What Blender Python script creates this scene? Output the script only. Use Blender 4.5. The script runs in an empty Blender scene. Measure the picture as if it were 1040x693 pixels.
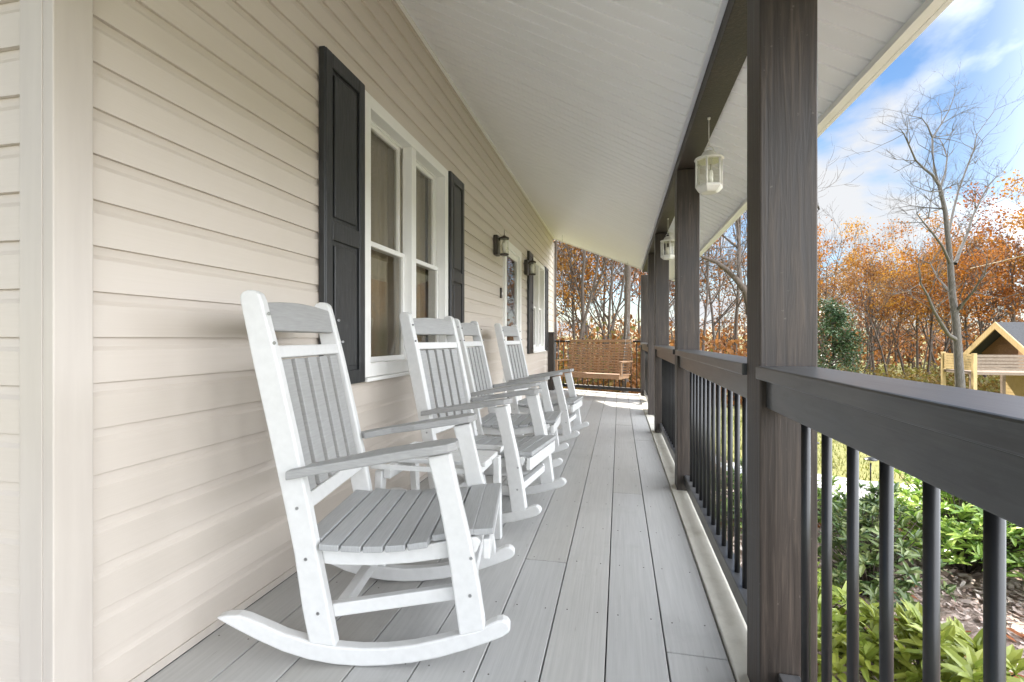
import bpy, bmesh, math, random
from mathutils import Vector, Matrix, noise
R = math.radians
random.seed(7)
S = bpy.context.scene
COL = S.collection

# ------------------------------------------------------------------ materials
def nodes(name):
    m = bpy.data.materials.new(name); m.use_nodes = True
    nt = m.node_tree
    return m, nt, nt.nodes, nt.links, nt.nodes['Principled BSDF']

def mapped(nt, scale=(1, 1, 1), src='Object', rot=(0, 0, 0)):
    tc = nt.nodes.new('ShaderNodeTexCoord'); mp = nt.nodes.new('ShaderNodeMapping')
    mp.inputs['Scale'].default_value = scale; mp.inputs['Rotation'].default_value = rot
    nt.links.new(tc.outputs[src], mp.inputs['Vector'])
    return mp.outputs['Vector']

def noise_tex(nt, vec, scale, detail=4, rough=.55, dist=0):
    n = nt.nodes.new('ShaderNodeTexNoise')
    n.inputs['Scale'].default_value = scale; n.inputs['Detail'].default_value = detail
    n.inputs['Roughness'].default_value = rough; n.inputs['Distortion'].default_value = dist
    nt.links.new(vec, n.inputs['Vector'])
    return n.outputs['Fac']

def ramp(nt, fac, stops):
    r = nt.nodes.new('ShaderNodeValToRGB'); e = r.color_ramp.elements
    while len(e) < len(stops): e.new(.5)
    for el, (p, c) in zip(e, stops):
        el.position = p; el.color = (*c, 1)
    nt.links.new(fac, r.inputs['Fac'])
    return r.outputs['Color']

def mix(nt, a, b, fac, mode='MIX'):
    m = nt.nodes.new('ShaderNodeMix'); m.data_type = 'RGBA'; m.blend_type = mode
    for sock, v in ((m.inputs['Factor'], fac), (m.inputs['A'], a), (m.inputs['B'], b)):
        if hasattr(v, 'links') or isinstance(v, bpy.types.NodeSocket): nt.links.new(v, sock)
        elif isinstance(v, (int, float)): sock.default_value = v
        else: sock.default_value = (*v, 1)
    return m.outputs['Result']

def bump(nt, bsdf, h, strength=.3, dist=.01):
    b = nt.nodes.new('ShaderNodeBump'); b.inputs['Strength'].default_value = strength
    b.inputs['Distance'].default_value = dist
    nt.links.new(h, b.inputs['Height']); nt.links.new(b.outputs['Normal'], bsdf.inputs['Normal'])

def surf(name, c1, c2, scale=(1, 1, 1), ns=6, rough=.5, bs=.2, bd=.004, detail=5, lo=.3, hi=.7, spec=.5, dirt=None, metal=0):
    """two tones of one material, mottled by a stretched noise, with a bump of the same grain"""
    m, nt, N, L, p = nodes(name)
    v = mapped(nt, scale)
    f = noise_tex(nt, v, ns, detail)
    c = ramp(nt, f, [(lo, c1), (hi, c2)])
    if dirt:
        d = noise_tex(nt, mapped(nt), dirt[1], 6, .7)
        c = mix(nt, c, dirt[0], ramp(nt, d, [(dirt[2], (0, 0, 0)), (dirt[3], (1, 1, 1))]))
    L.new(c, p.inputs['Base Color'])
    p.inputs['Roughness'].default_value = rough
    p.inputs['Specular IOR Level'].default_value = spec
    p.inputs['Metallic'].default_value = metal
    if bs: bump(nt, p, f, bs, bd)
    return m

def leafmat(name, cols, trans=.35, rough=.6, objvar=True, spec=.3):
    m, nt, N, L, p = nodes(name)
    g = N.new('ShaderNodeNewGeometry')
    c = ramp(nt, g.outputs['Random Per Island'], [(i / max(1, len(cols) - 1), k) for i, k in enumerate(cols)])
    nz = noise_tex(nt, mapped(nt), .7, 2)
    c = mix(nt, c, cols[0], ramp(nt, nz, [(.4, (0, 0, 0)), (.75, (.6, .6, .6))]))
    if objvar:
        oi = N.new('ShaderNodeObjectInfo'); hs = N.new('ShaderNodeHueSaturation')
        mr = N.new('ShaderNodeMapRange'); mr.inputs['To Min'].default_value = .485; mr.inputs['To Max'].default_value = .515
        L.new(oi.outputs['Random'], mr.inputs['Value']); L.new(mr.outputs['Result'], hs.inputs['Hue'])
        mr2 = N.new('ShaderNodeMapRange'); mr2.inputs['To Min'].default_value = .75; mr2.inputs['To Max'].default_value = 1.2
        L.new(oi.outputs['Random'], mr2.inputs['Value']); L.new(mr2.outputs['Result'], hs.inputs['Value'])
        L.new(c, hs.inputs['Color']); c = hs.outputs['Color']
    L.new(c, p.inputs['Base Color']); p.inputs['Roughness'].default_value = rough
    p.inputs['Specular IOR Level'].default_value = spec
    t = N.new('ShaderNodeBsdfTranslucent'); L.new(c, t.inputs['Color'])
    ms = N.new('ShaderNodeMixShader'); ms.inputs[0].default_value = trans
    L.new(p.outputs[0], ms.inputs[1]); L.new(t.outputs[0], ms.inputs[2])
    L.new(ms.outputs[0], N['Material Output'].inputs['Surface'])
    return m

M = {}
M['siding'] = surf('beige_vinyl', (.555, .495, .432), (.575, .515, .452), (1, .35, 30), 9, .42, .35, .0010, 6, spec=.5, dirt=((.52, .465, .405), 1.3, .5, .95))
M['trimbeige'] = surf('beige_trim', (.49, .44, .39), (.53, .48, .425), (6, 6, .5), 5, .4, .1, .001)
M['white'] = surf('white_vinyl', (.78, .77, .74), (.82, .81, .785), (1, 1, 1), 4, .38, .05, .001)
M['ceiling'] = surf('white_soffit', (.86, .87, .90), (.89, .90, .93), (.3, 4, .3), 3, .36, .05, .001)
M['shutter'] = surf('black_shutter', (.013, .014, .015), (.028, .029, .03), (8, 8, 1.0), 10, .38, .6, .002, 7, dirt=((.06, .06, .06), 5, .58, .8))
M['chairwhite'] = surf('white_poly_lumber', (.59, .59, .58), (.64, .64, .63), (3, 3, 3), 12, .42, .12, .001, 5)
def _scuff(m, col, sc, a, b, amt):
    nt = m.node_tree; p = nt.nodes['Principled BSDF']; src = p.inputs['Base Color'].links[0].from_socket
    f = noise_tex(nt, mapped(nt), sc, 7, .75, .4)
    nt.links.new(mix(nt, src, col, ramp(nt, f, [(a, (0, 0, 0)), (b, (amt,) * 3)])), p.inputs['Base Color'])
_scuff(M['chairwhite'], (.42, .40, .36), 14, .64, .76, .16)
M['chairgray'] = surf('grey_poly_lumber', (.285, .285, .28), (.345, .345, .34), (5, 2, 30), 6, .5, .35, .0015, 6)
M['slatgray'] = surf('grey_seat_slat', (.31, .315, .315), (.375, .38, .38), (45, 2, 8), 6, .5, .35, .0015, 6)
M['deck'] = surf('grey_deck_paint', (.385, .38, .365), (.45, .445, .428), (14, .5, 1), 6, .42, .35, .002, 7, dirt=((.31, .305, .29), 1.6, .55, .85))
def _boardvar(m):
    nt = m.node_tree; p = nt.nodes['Principled BSDF']; src = p.inputs['Base Color'].links[0].from_socket
    g = nt.nodes.new('ShaderNodeNewGeometry'); r = ramp(nt, g.outputs['Random Per Island'], [(0, (.86, .85, .83)), (.5, (1, 1, 1)), (1, (.93, .94, .96))])
    c = mix(nt, src, r, 1.0, 'MULTIPLY')
    sc_ = noise_tex(nt, mapped(nt, (9, .8, 1)), 5, 3, .8)
    c = mix(nt, c, (.24, .225, .20), ramp(nt, sc_, [(.66, (0, 0, 0)), (.74, (.55, .55, .55))]))
    nt.links.new(c, p.inputs['Base Color'])
_boardvar(M['deck'])
M['deckgap'] = surf('dark_gap', (.03, .027, .024), (.05, .045, .04), rough=.9, bs=0)
M['cream'] = surf('cream_board', (.56, .54, .48), (.66, .64, .57), (3, .4, 3), 6, .5, .3, .002, dirt=((.33, .3, .24), 2.5, .5, .8))
M['concrete'] = surf('pale_concrete', (.42, .42, .41), (.50, .50, .49), (1, 1, 1), 6, .9, .4, .004, 8)
M['soil'] = surf('brown_soil', (.26, .19, .15), (.46, .37, .31), (1, 1, 1), 14, .95, 1, .03, 8)
M['metal'] = surf('black_metal', (.007, .0072, .008), (.013, .0135, .0145), (1, 1, 1), 20, .38, .05, .001)
M['nail'] = surf('nail_metal', (.12, .11, .1), (.2, .18, .16), rough=.5, metal=.6)
M['screw'] = surf('screw_metal', (.3, .3, .3), (.4, .4, .4), rough=.35, metal=.9)
M['shingle'] = surf('dark_shingle', (.035, .037, .042), (.075, .078, .085), (2, 2, 9), 8, .85, .6, .01, 6)
M['sunlitwood'] = surf('sunlit_yellow_pine', (.50, .36, .16), (.62, .47, .24), (3, 3, .6), 5, .6, .3, .004)  # cabin timber with the sunlight put into a paler, yellower colour
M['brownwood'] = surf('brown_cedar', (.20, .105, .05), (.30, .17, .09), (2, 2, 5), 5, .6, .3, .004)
M['deckwood'] = surf('weathered_shaded_wood', (.22, .16, .12), (.32, .25, .20), (3, 3, 5), 5, .7, .3, .004)  # also the cabin railing's shaded side, its shade put into the brown
M['swingwood'] = surf('swing_wood', (.30, .16, .08), (.42, .25, .14), (4, 4, 4), 7, .5, .3, .002)
M['bark'] = surf('grey_bark', (.07, .062, .056), (.17, .155, .14), (6, 6, 1.0), 6, .9, 1, .03, 8)
M['barkfar'] = surf('brown_bark', (.055, .042, .033), (.14, .11, .09), (4, 4, .6), 5, .9, .6, .03, 6)
M['lampcream'] = surf('aged_cream_enamel', (.58, .57, .53), (.68, .67, .63), (1, 1, 1), 25, .4, .2, .001, dirt=((.3, .27, .2), 18, .6, .8))
M['bronze'] = surf('dark_bronze', (.035, .03, .026), (.07, .06, .05), rough=.4, metal=.3)
M['curtain'] = surf('tan_curtain', (.46, .39, .29), (.56, .48, .37), (1, 20, 1), 3, .9, .2, .004)
M['dark'] = surf('dark_interior', (.02, .018, .016), (.035, .03, .027), rough=.9, bs=0)
M['leaforange'] = leafmat('orange_leaves', [(.26, .095, .010), (.38, .155, .016), (.46, .22, .035), (.32, .12, .016)], .45)
M['leafrust'] = leafmat('rust_leaves', [(.18, .075, .02), (.27, .12, .03), (.34, .17, .055)], .4)
M['leafgreen'] = leafmat('evergreen_leaves', [(.020, .05, .018), (.05, .10, .035), (.10, .16, .07), (.16, .22, .12)], .15, .4)
M['leafbrush'] = leafmat('brush_leaves', [(.12, .08, .02), (.20, .12, .03), (.12, .12, .03), (.18, .17, .045), (.24, .12, .035)], .4)
M['shrubyellow'] = leafmat('yellow_green_leaf', [(.19, .26, .04), (.31, .39, .06), (.44, .50, .10), (.26, .37, .055)], .35, .38, spec=.5)
M['shrubgreen'] = leafmat('mid_green_leaf', [(.08, .16, .025), (.20, .30, .045), (.34, .44, .08), (.44, .52, .12)], .3, .36, spec=.5)
M['shrubdark'] = leafmat('blue_green_leaf', [(.05, .11, .03), (.11, .19, .05), (.20, .29, .08), (.36, .42, .16)], .25, .35, spec=.5)
M['litter'] = leafmat('fallen_leaf', [(.28, .09, .03), (.40, .15, .06), (.20, .08, .04)], .2, objvar=False)
M['chip'] = leafmat('mulch_chip', [(.34, .24, .19), (.60, .48, .41), (.70, .61, .55), (.48, .36, .30), (.76, .69, .63)], 0, .9, objvar=False)
M['grassblade'] = leafmat('grass_blade', [(.11, .14, .025), (.19, .20, .04), (.25, .22, .065)], .3, objvar=False)
M['cable'] = surf('pale_cable', (.5, .42, .28), (.6, .5, .36), rough=.5, bs=0)

def stain():
    m, nt, N, L, p = nodes('dark_wood_stain')
    g = noise_tex(nt, mapped(nt, (22, 22, 1.1)), 3, 8, .6, .6)
    c = ramp(nt, g, [(.28, (.015, .0105, .008)), (.5, (.033, .024, .0185)), (.72, (.078, .058, .044))])
    b = noise_tex(nt, mapped(nt, (1, 1, .7)), 2.2, 4, .6)
    c = mix(nt, c, (.016, .015, .014), ramp(nt, b, [(.45, (0, 0, 0)), (.75, (.75, .75, .75))]))
    vo = N.new('ShaderNodeTexVoronoi'); vo.inputs['Scale'].default_value = 3.2; vo.feature = 'F1'
    L.new(mapped(nt, (1.4, 1.4, .8)), vo.inputs['Vector'])
    kn = ramp(nt, vo.outputs['Distance'], [(.03, (1, 1, 1)), (.09, (0, 0, 0))])
    c = mix(nt, c, (.02, .014, .01), kn)
    sp = noise_tex(nt, mapped(nt), 60, 2)
    c = mix(nt, c, (.12, .105, .09), ramp(nt, sp, [(.70, (0, 0, 0)), (.76, (.6, .6, .6))]))
    L.new(c, p.inputs['Base Color'])
    L.new(ramp(nt, g, [(.2, (.42, .42, .42)), (.8, (.62, .62, .62))]), p.inputs['Roughness'])
    bump(nt, p, g, .6, .003)
    return m
M['stain'] = stain()

def railpaint():
    m, nt, N, L, p = nodes('grey_rail_paint')
    g = noise_tex(nt, mapped(nt, (25, 1.3, 25)), 3, 7, .6, .3)
    c = ramp(nt, g, [(.3, (.038, .039, .041)), (.7, (.064, .066, .069))])
    d = noise_tex(nt, mapped(nt, (3, 1, 3)), 7, 5, .7)
    c = mix(nt, c, (.026, .025, .025), ramp(nt, d, [(.52, (0, 0, 0)), (.72, (.8, .8, .8))]))
    d2 = noise_tex(nt, mapped(nt, (2, .6, 2)), 4, 4, .6)
    c = mix(nt, c, (.105, .10, .098), ramp(nt, d2, [(.5, (0, 0, 0)), (.72, (.7, .7, .7))]))
    L.new(c, p.inputs['Base Color']); p.inputs['Roughness'].default_value = .30
    bump(nt, p, g, .35, .002)
    return m
M['rail'] = railpaint()

def glass(name, tint=(.9, .92, .9), ior=1.55, rough=0.0):
    m, nt, N, L, p = nodes(name)
    N.remove(p)
    t = N.new('ShaderNodeBsdfTransparent'); t.inputs[0].default_value = (*tint, 1)
    g = N.new('ShaderNodeBsdfGlossy'); g.inputs['Roughness'].default_value = rough
    f = N.new('ShaderNodeFresnel'); gm = N.new('ShaderNodeNewGeometry'); mi_ = N.new('ShaderNodeMix'); mi_.data_type = 'FLOAT'
    mi_.inputs['A'].default_value = ior; mi_.inputs['B'].default_value = 1 / ior      # same reflectance from either face of the sheet
    L.new(gm.outputs['Backfacing'], mi_.inputs['Factor']); L.new(mi_.outputs['Result'], f.inputs['IOR'])
    ms = N.new('ShaderNodeMixShader')
    L.new(f.outputs[0], ms.inputs[0]); L.new(t.outputs[0], ms.inputs[1]); L.new(g.outputs[0], ms.inputs[2])
    L.new(ms.outputs[0], N['Material Output'].inputs['Surface'])
    return m
M['glass'] = glass('window_glass', (.8, .8, .78), 1.6, .02)
M['lampglass'] = glass('lamp_glass', (.93, .93, .88), 1.45, .05)

def groundmat():
    m, nt, N, L, p = nodes('lawn_grass')
    a = noise_tex(nt, mapped(nt), .35, 5, .6); b = noise_tex(nt, mapped(nt), 9, 6, .7)
    c = ramp(nt, a, [(.3, (.14, .145, .04)), (.55, (.21, .20, .06)), (.75, (.25, .215, .085))])
    c = mix(nt, c, (.10, .12, .03), ramp(nt, b, [(.45, (0, 0, 0)), (.7, (.7, .7, .7))]))
    L.new(c, p.inputs['Base Color']); p.inputs['Roughness'].default_value = .9
    bump(nt, p, b, .8, .03)
    return m
M['lawn'] = groundmat()

# ------------------------------------------------------------------ mesh helpers
def bx(bm, x0, x1, y0, y1, z0, z1, mtx=None, mi=0):
    vs = [bm.verts.new((x, y, z)) for x in (x0, x1) for y in (y0, y1) for z in (z0, z1)]
    fs = [(0, 1, 3, 2), (4, 6, 7, 5), (0, 4, 5, 1), (2, 3, 7, 6), (0, 2, 6, 4), (1, 5, 7, 3)]
    for f in fs:
        F = bm.faces.new([vs[i] for i in f]); F.material_index = mi
    if mtx is not None: bmesh.ops.transform(bm, matrix=mtx, verts=vs)
    return vs

def prism(bm, pts, plane, a, b, mtx=None, mi=0):
    """closed outline pts in a plane ('xz','yz','xy') extruded from a to b along the remaining axis"""
    def P(p, t):
        u, v = p
        return {'xz': (u, t, v), 'yz': (t, u, v), 'xy': (u, v, t)}[plane]
    A = [bm.verts.new(P(p, a)) for p in pts]; B = [bm.verts.new(P(p, b)) for p in pts]
    n = len(pts)
    F = [bm.faces.new(A), bm.faces.new(B[::-1])]
    for i in range(n): F.append(bm.faces.new((A[i], B[i], B[(i + 1) % n], A[(i + 1) % n])))
    for f in F: f.material_index = mi
    if mtx is not None: bmesh.ops.transform(bm, matrix=mtx, verts=A + B)
    return A + B

def tube(bm, pts, rads, seg=10, cap=True, mi=0):
    pts = [Vector(p) for p in pts]
    if isinstance(rads, (int, float)): rads = [rads] * len(pts)
    rings = []
    ref = Vector((0, 0, 1))
    for i, p in enumerate(pts):
        d = (pts[min(i + 1, len(pts) - 1)] - pts[max(i - 1, 0)])
        if d.length < 1e-9: d = Vector((0, 0, 1))
        d.normalize()
        r = ref if abs(d.dot(ref)) < .95 else Vector((1, 0, 0))
        u = d.cross(r).normalized(); w = d.cross(u).normalized()
        rings.append([bm.verts.new(p + (u * math.cos(2 * math.pi * k / seg) + w * math.sin(2 * math.pi * k / seg)) * rads[i]) for k in range(seg)])
    for i in range(len(rings) - 1):
        for k in range(seg):
            f = bm.faces.new((rings[i][k], rings[i][(k + 1) % seg], rings[i + 1][(k + 1) % seg], rings[i + 1][k]))
            f.smooth = True; f.material_index = mi
    if cap:
        for r in (rings[0][::-1], rings[-1]):
            f = bm.faces.new(r); f.material_index = mi

def lathe(bm, prof, cx=0, cy=0, seg=16, smooth=True, rot=0):
    rings = []
    for r, z in prof:
        rings.append([bm.verts.new((cx + r * math.cos(rot + 2 * math.pi * k / seg), cy + r * math.sin(rot + 2 * math.pi * k / seg), z)) for k in range(seg)])
    for i in range(len(rings) - 1):
        for k in range(seg):
            f = bm.faces.new((rings[i][k], rings[i][(k + 1) % seg], rings[i + 1][(k + 1) % seg], rings[i + 1][k])); f.smooth = smooth
    bm.faces.new(rings[0][::-1]); bm.faces.new(rings[-1])

def BM(): return bmesh.new()

def obj(name, bm, mat, parent=None, bevel=0, seg=2, label=None):
    bmesh.ops.recalc_face_normals(bm, faces=bm.faces)
    me = bpy.data.meshes.new(name); bm.to_mesh(me); bm.free()
    for m in (mat if isinstance(mat, list) else [mat]): me.materials.append(m)
    o = bpy.data.objects.new(name, me); COL.objects.link(o)
    if parent: o.parent = parent
    if bevel:
        b = o.modifiers.new('bevel', 'BEVEL'); b.width = bevel; b.segments = seg; b.limit_method = 'ANGLE'; b.angle_limit = R(35)
        b.harden_normals = False
    if label: o['label'] = label
    return o

def raw(name, V, F, mat, parent=None, smooth=False):
    me = bpy.data.meshes.new(name); me.from_pydata(V, [], F); me.materials.append(mat)
    if smooth: me.polygons.foreach_set('use_smooth', [True] * len(me.polygons))
    me.update()
    o = bpy.data.objects.new(name, me); COL.objects.link(o)
    if parent: o.parent = parent
    return o

def tag(o, label, cat, group=None, kind=None):
    o['label'] = label; o['category'] = cat
    if group: o['group'] = group
    if kind: o['kind'] = kind
    return o

def thing(name, label, cat, loc=(0, 0, 0), rz=0, group=None):
    o = bpy.data.objects.new(name, None); COL.objects.link(o); o.empty_display_size = .1
    o.location = loc; o.rotation_euler = (0, 0, rz)
    return tag(o, label, cat, group)

def struct(o):
    o['kind'] = 'structure'; return o

def dup(root, loc, rz, label, group=None, scale=None):
    r = root.copy(); COL.objects.link(r); r.location = loc; r.rotation_euler = (0, 0, rz); r['label'] = label
    if group: r['group'] = group
    if scale: r.scale = scale
    for ch in list(root.children):
        c = ch.copy(); COL.objects.link(c); c.parent = r
        for g in ch.children:
            d = g.copy(); COL.objects.link(d); d.parent = c
    return r

# ------------------------------------------------------------------ layout constants
WX = -1.353          # face of the house wall
PI_, PO = .367, .507 # inner and outer face of the posts
HC = 10.30           # far corner of the house
Y0 = .94             # near corner of the house wall
SL = .54             # slope of the porch ceiling
def ceilz(x): return 2.19 - SL * (x - PI_)
def deck_end(x): return 9.93 - .47 * (x + 1.3)
def roof_end(x): return 10.35 - 1.0 * (x + 1.353)

# ------------------------------------------------------------------ ground
PX, PY = .6, 5.0
def gz(x, y):
    d = math.hypot(max(0, x - 1.0), max(0, y - 6.0))
    h = -.55 - .105 * max(0, d - 3.5)
    h = max(h, -3.2 - .012 * max(0, d - 28))
    if d > 60: h += (d - 60) * .03
    return h + .05 * noise.noise(Vector((x * .15, y * .15, 0)))
def axis(a, b, dense0, dense1, fine, coarse):
    v = [a]; 
    while v[-1] < b:
        t = v[-1]; dist = max(0, dense0 - t, t - dense1)
        v.append(t + fine + dist * coarse)
    return v
xs = axis(-300, 400, -3, 10, .5, .12); ys = axis(-300, 400, -3, 14, .5, .12)
V = [(x, y, gz(x, y)) for y in ys for x in xs]
n = len(xs)
F = [(j * n + i, j * n + i + 1, (j + 1) * n + i + 1, (j + 1) * n + i) for j in range(len(ys) - 1) for i in range(n - 1)]
struct(raw('lawn', V, F, M['lawn'], smooth=True))

def patch(name, pts, mat, dz):
    """a flat patch following the ground: outline polygon, filled by a grid"""
    bm = BM(); vs = [bm.verts.new((x, y, gz(x, y) + dz)) for x, y in pts]; f = bm.faces.new(vs)
    bmesh.ops.triangulate(bm, faces=[f])
    bmesh.ops.subdivide_edges(bm, edges=bm.edges, cuts=5, use_grid_fill=True)
    for v in bm.verts: v.co.z = gz(v.co.x, v.co.y) + dz
    return struct(obj(name, bm, mat))
bed = [(.35, -3), (3.6, -3), (4.6, 1), (4.4, 3.5), (3.4, 4.62), (2.2, 4.75), (1.2, 5.25), (.35, 5.4)]
patch('bounce_slab', [(5.5, -12), (16, -12), (16, 1), (5.6, 2)], M['concrete'], .03)  # unseen pale slab added to bounce sunlight up to the porch ceiling
patch('mulch_bed', bed, M['soil'], .03)

def ribbon(name, cl, w, mat, dz, th=.1):
    bm = BM(); L = []; 
    P = []
    for i in range(len(cl) - 1):
        for k in range(8):
            t = k / 8; P.append((cl[i][0] * (1 - t) + cl[i + 1][0] * t, cl[i][1] * (1 - t) + cl[i + 1][1] * t))
    P.append(cl[-1])
    rows = []
    for i, p in enumerate(P):
        a = P[max(0, i - 2)]; b = P[min(len(P) - 1, i + 2)]
        d = Vector((b[0] - a[0], b[1] - a[1])).normalized(); nn = Vector((-d.y, d.x)) * w / 2
        r = []
        for s in (-1, 1):
            x, y = p[0] + nn.x * s, p[1] + nn.y * s
            r += [bm.verts.new((x, y, gz(x, y) + dz)), bm.verts.new((x, y, gz(x, y) + dz - th))]
        rows.append(r)
    for a, b in zip(rows, rows[1:]):
        bm.faces.new((a[0], b[0], b[2], a[2])); bm.faces.new((a[0], a[1], b[1], b[0])); bm.faces.new((a[2], b[2], b[3], a[3]))
    return struct(obj(name, bm, mat))
ribbon('walkway', [(1.15, 6.0), (1.7, 5.75), (2.4, 5.4), (3.4, 5.3), (5, 5.7), (8, 7.2), (12, 9.5)], .85, M['concrete'], .045)

# mulch chips
V = []; F = []
rr = random.Random(3)
def inpoly(x, y, P):
    c = False; j = len(P) - 1
    for i in range(len(P)):
        if (P[i][1] > y) != (P[j][1] > y) and x < (P[j][0] - P[i][0]) * (y - P[i][1]) / (P[j][1] - P[i][1]) + P[i][0]: c = not c
        j = i
    return c
def card(V, F, p, l, w, az, tilt, roll=0, up=None):
    m = Matrix.Rotation(az, 3, 'Z') @ Matrix.Rotation(tilt, 3, 'Y') @ Matrix.Rotation(roll, 3, 'X')
    b = len(V)
    for q in ((-l / 2, -w / 2, 0), (l / 2, -w / 2, 0), (l / 2, w / 2, 0), (-l / 2, w / 2, 0)):
        v = m @ Vector(q); V.append((p[0] + v.x, p[1] + v.y, p[2] + v.z))
    F.append((b, b + 1, b + 2, b + 3))
k = 0
while k < 26000:
    x = rr.uniform(.5, 4.4); y = rr.uniform(.3, 5.2)
    if not inpoly(x, y, bed): continue
    k += 1
    l = rr.uniform(.015, .055); 
    b = len(V); card(V, F, (x, y, gz(x, y) + .045 + rr.uniform(0, .02)), l, l * rr.uniform(.25, .6), rr.uniform(0, 6.3), rr.uniform(-.5, .5), rr.uniform(-.5, .5))
tag(raw('mulch_chips', V, F, M['chip']), 'pale brown shredded bark mulch covering the garden bed', 'mulch', kind='stuff')
V = []; F = []
for k in range(700):
    x = rr.uniform(.6, 4.2); y = rr.uniform(.5, 5)
    if noise.noise(Vector((x, y, 3))) < .02 or not inpoly(x, y, bed): continue
    card(V, F, (x, y, gz(x, y) + .075), rr.uniform(.04, .09), rr.uniform(.03, .06), rr.uniform(0, 6.3), rr.uniform(-.5, .5), rr.uniform(-.4, .4))
tag(raw('fallen_leaves', V, F, M['litter']), 'orange brown fallen leaves scattered on the mulch', 'leaves', kind='stuff')
# grass blades near by
V = []; F = []
k = 0
while k < 30000:
    x = 1 + 11 * rr.random() ** 1.3; y = rr.uniform(1, 13)
    if inpoly(x, y, bed): continue
    d = min(math.hypot(x - a, y - b) for a, b in ((1.4, 5.9), (2, 5.6), (2.6, 5.35), (3.2, 5.3), (3.9, 5.4), (4.6, 5.58), (5.4, 5.95), (6.3, 6.4), (7.2, 6.85), (8, 7.2), (9, 7.8), (10, 8.4)))
    k += 1
    if d < .62: continue
    h = rr.uniform(.03, .08); az = rr.uniform(0, 6.3); z = gz(x, y); b = len(V); w = .006
    V += [(x - w * math.cos(az), y - w * math.sin(az), z), (x + w * math.cos(az), y + w * math.sin(az), z), (x + h * .5 * math.sin(az), y - h * .5 * math.cos(az), z + h)]
    F.append((b, b + 1, b + 2))
tag(raw('grass', V, F, M['grassblade']), 'short yellow green grass growing on the lawn', 'grass', kind='stuff')

# ------------------------------------------------------------------ porch floor
bm = BM()
gap = .0045
edges = [.333 - .1875 * i for i in range(0, 30)]
rj = random.Random(11)
def board(x0, x1, ya, yb):
    y = ya
    while y < yb - .01:
        y2 = min(yb, y + rj.uniform(2.4, 4.2))
        if abs(x1 - .333) < .01: 
            cuts = [1.64, 5.0, 9.5]
            y2 = min([c for c in cuts if c > y + .05] + [yb])
        y2 = min(y2, yb)
        if yb - y2 < .4: y2 = yb
        e = y2 >= yb - .001 and yb > 5
        ea, eb = (deck_end(x0), deck_end(x1)) if e else (y2 - .002, y2 - .002)
        dz = rj.uniform(-.0012, .0012)
        vs = prism(bm, [(x0 + gap / 2, y + .002), (x1 - gap / 2, y + .002), (x1 - gap / 2, eb), (x0 + gap / 2, ea)], 'xy', -.03, dz)
        y = y2
for i in range(len(edges) - 1):
    x1, x0 = edges[i], edges[i + 1]
    if x0 > -1.45: board(x0, x1, -3, deck_end((x0 + x1) / 2))
    else: board(x0, x1, -3, Y0 - .03)
o = struct(obj('porch_floor', bm, M['deck'], bevel=.002, seg=1))
bm = BM()
prism(bm, [(-5.2, -3), (.42, -3), (.42, deck_end(.42) - .02), (-1.5, deck_end(-1.5) - .02), (-1.5, Y0), (-5.2, Y0)], 'xy', -.16, -.034)
struct(obj('floor_joists', bm, M['deckgap']))
bm = BM()
for x in [e - .1875 / 2 + s for e in edges[:9] for s in (-.055, .055)]:
    for k in range(0, 24):
        y = .6 + k * .405
        if y < deck_end(x) - .1 and x > WX + .02:
            lathe(bm, [(.0028, .0014), (.0028, .0022)], x + rj.uniform(-.004, .004), y + rj.uniform(-.006, .006), 6)
tag(obj('floor_nails', bm, M['nail']), 'rows of small nail heads driven into the grey floor boards', 'nails', kind='stuff')
# edging board and rim
rim = thing('edge_board', 'cream painted board edging the grey porch floor under the railing', 'edge board', (.38, 4, 0))
def at(o): return Matrix.Translation(-Vector(o.location))
bm = BM()
prism(bm, [(.336, -3), (.425, -3), (.425, deck_end(.42)), (.336, deck_end(.336))], 'xy', -.03, .012, at(rim))
obj('top_board', bm, M['cream'], rim, bevel=.004)
bm = BM()
bx(bm, .428, .462, -3, deck_end(.44), -.5, -.004, at(rim))
obj('skirt_board', bm, M['cream'], rim, bevel=.003)

# porch steps in the opening
st = thing('porch_steps', 'weathered grey wooden steps leading down from the railing gap', 'steps', (.5, 5.95, 0))
for i in range(3):
    bm = BM(); bx(bm, .0 + .28 * i, .30 + .28 * i, -.45, .45, -.17 * (i + 1) - .03, -.17 * (i + 1)); obj('tread', bm, M['deck'], st, bevel=.003)
for s in (-1, 1):
    bm = BM(); prism(bm, [(0, -.02), (.9, -.56), (.9, -.62), (0, -.62)], 'xz', s * .47 - .02, s * .47 + .02); obj('stringer', bm, M['deckwood'], st)

# ------------------------------------------------------------------ posts
posts = [(1.426, 'nearest dark stained square porch post with a small hook on its outer side'),
         (3.36, 'second dark stained porch post, right behind the nearer hanging lantern'),
         (5.36, 'third dark stained porch post, at the near side of the railing gap'),
         (6.60, 'fourth dark stained porch post, at the far side of the railing gap'),
         (8.78, 'farthest dark stained porch post, where the side railing meets the end railing')]
for i, (y, lab) in enumerate(posts):
    t = thing('porch_post', lab, 'post', (.437, y + .07, 0), 0, 'dark stained porch posts')
    bm = BM(); bx(bm, -.07, .07, -.07, .07, .013 if i else -.5, 2.10)
    bmesh.ops.subdivide_edges(bm, edges=[e for e in bm.edges if abs(e.verts[0].co.z - e.verts[1].co.z) > 1], cuts=20)
    obj('post_shaft', bm, M['stain'], t, bevel=.004)
    if i == 0:
        bm = BM()
        tube(bm, [(.0 + .07, -.03, 1.36), (.078, -.03, 1.36), (.085, -.03, 1.355), (.087, -.03, 1.347), (.082, -.03, 1.341), (.075, -.03, 1.343)], .0025, 8)
        lathe(bm, [(.011, 1.349), (.013, 1.36), (.011, 1.371)], .073, -.03, 10)
        obj('hook', bm, M['bronze'], t)

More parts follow.
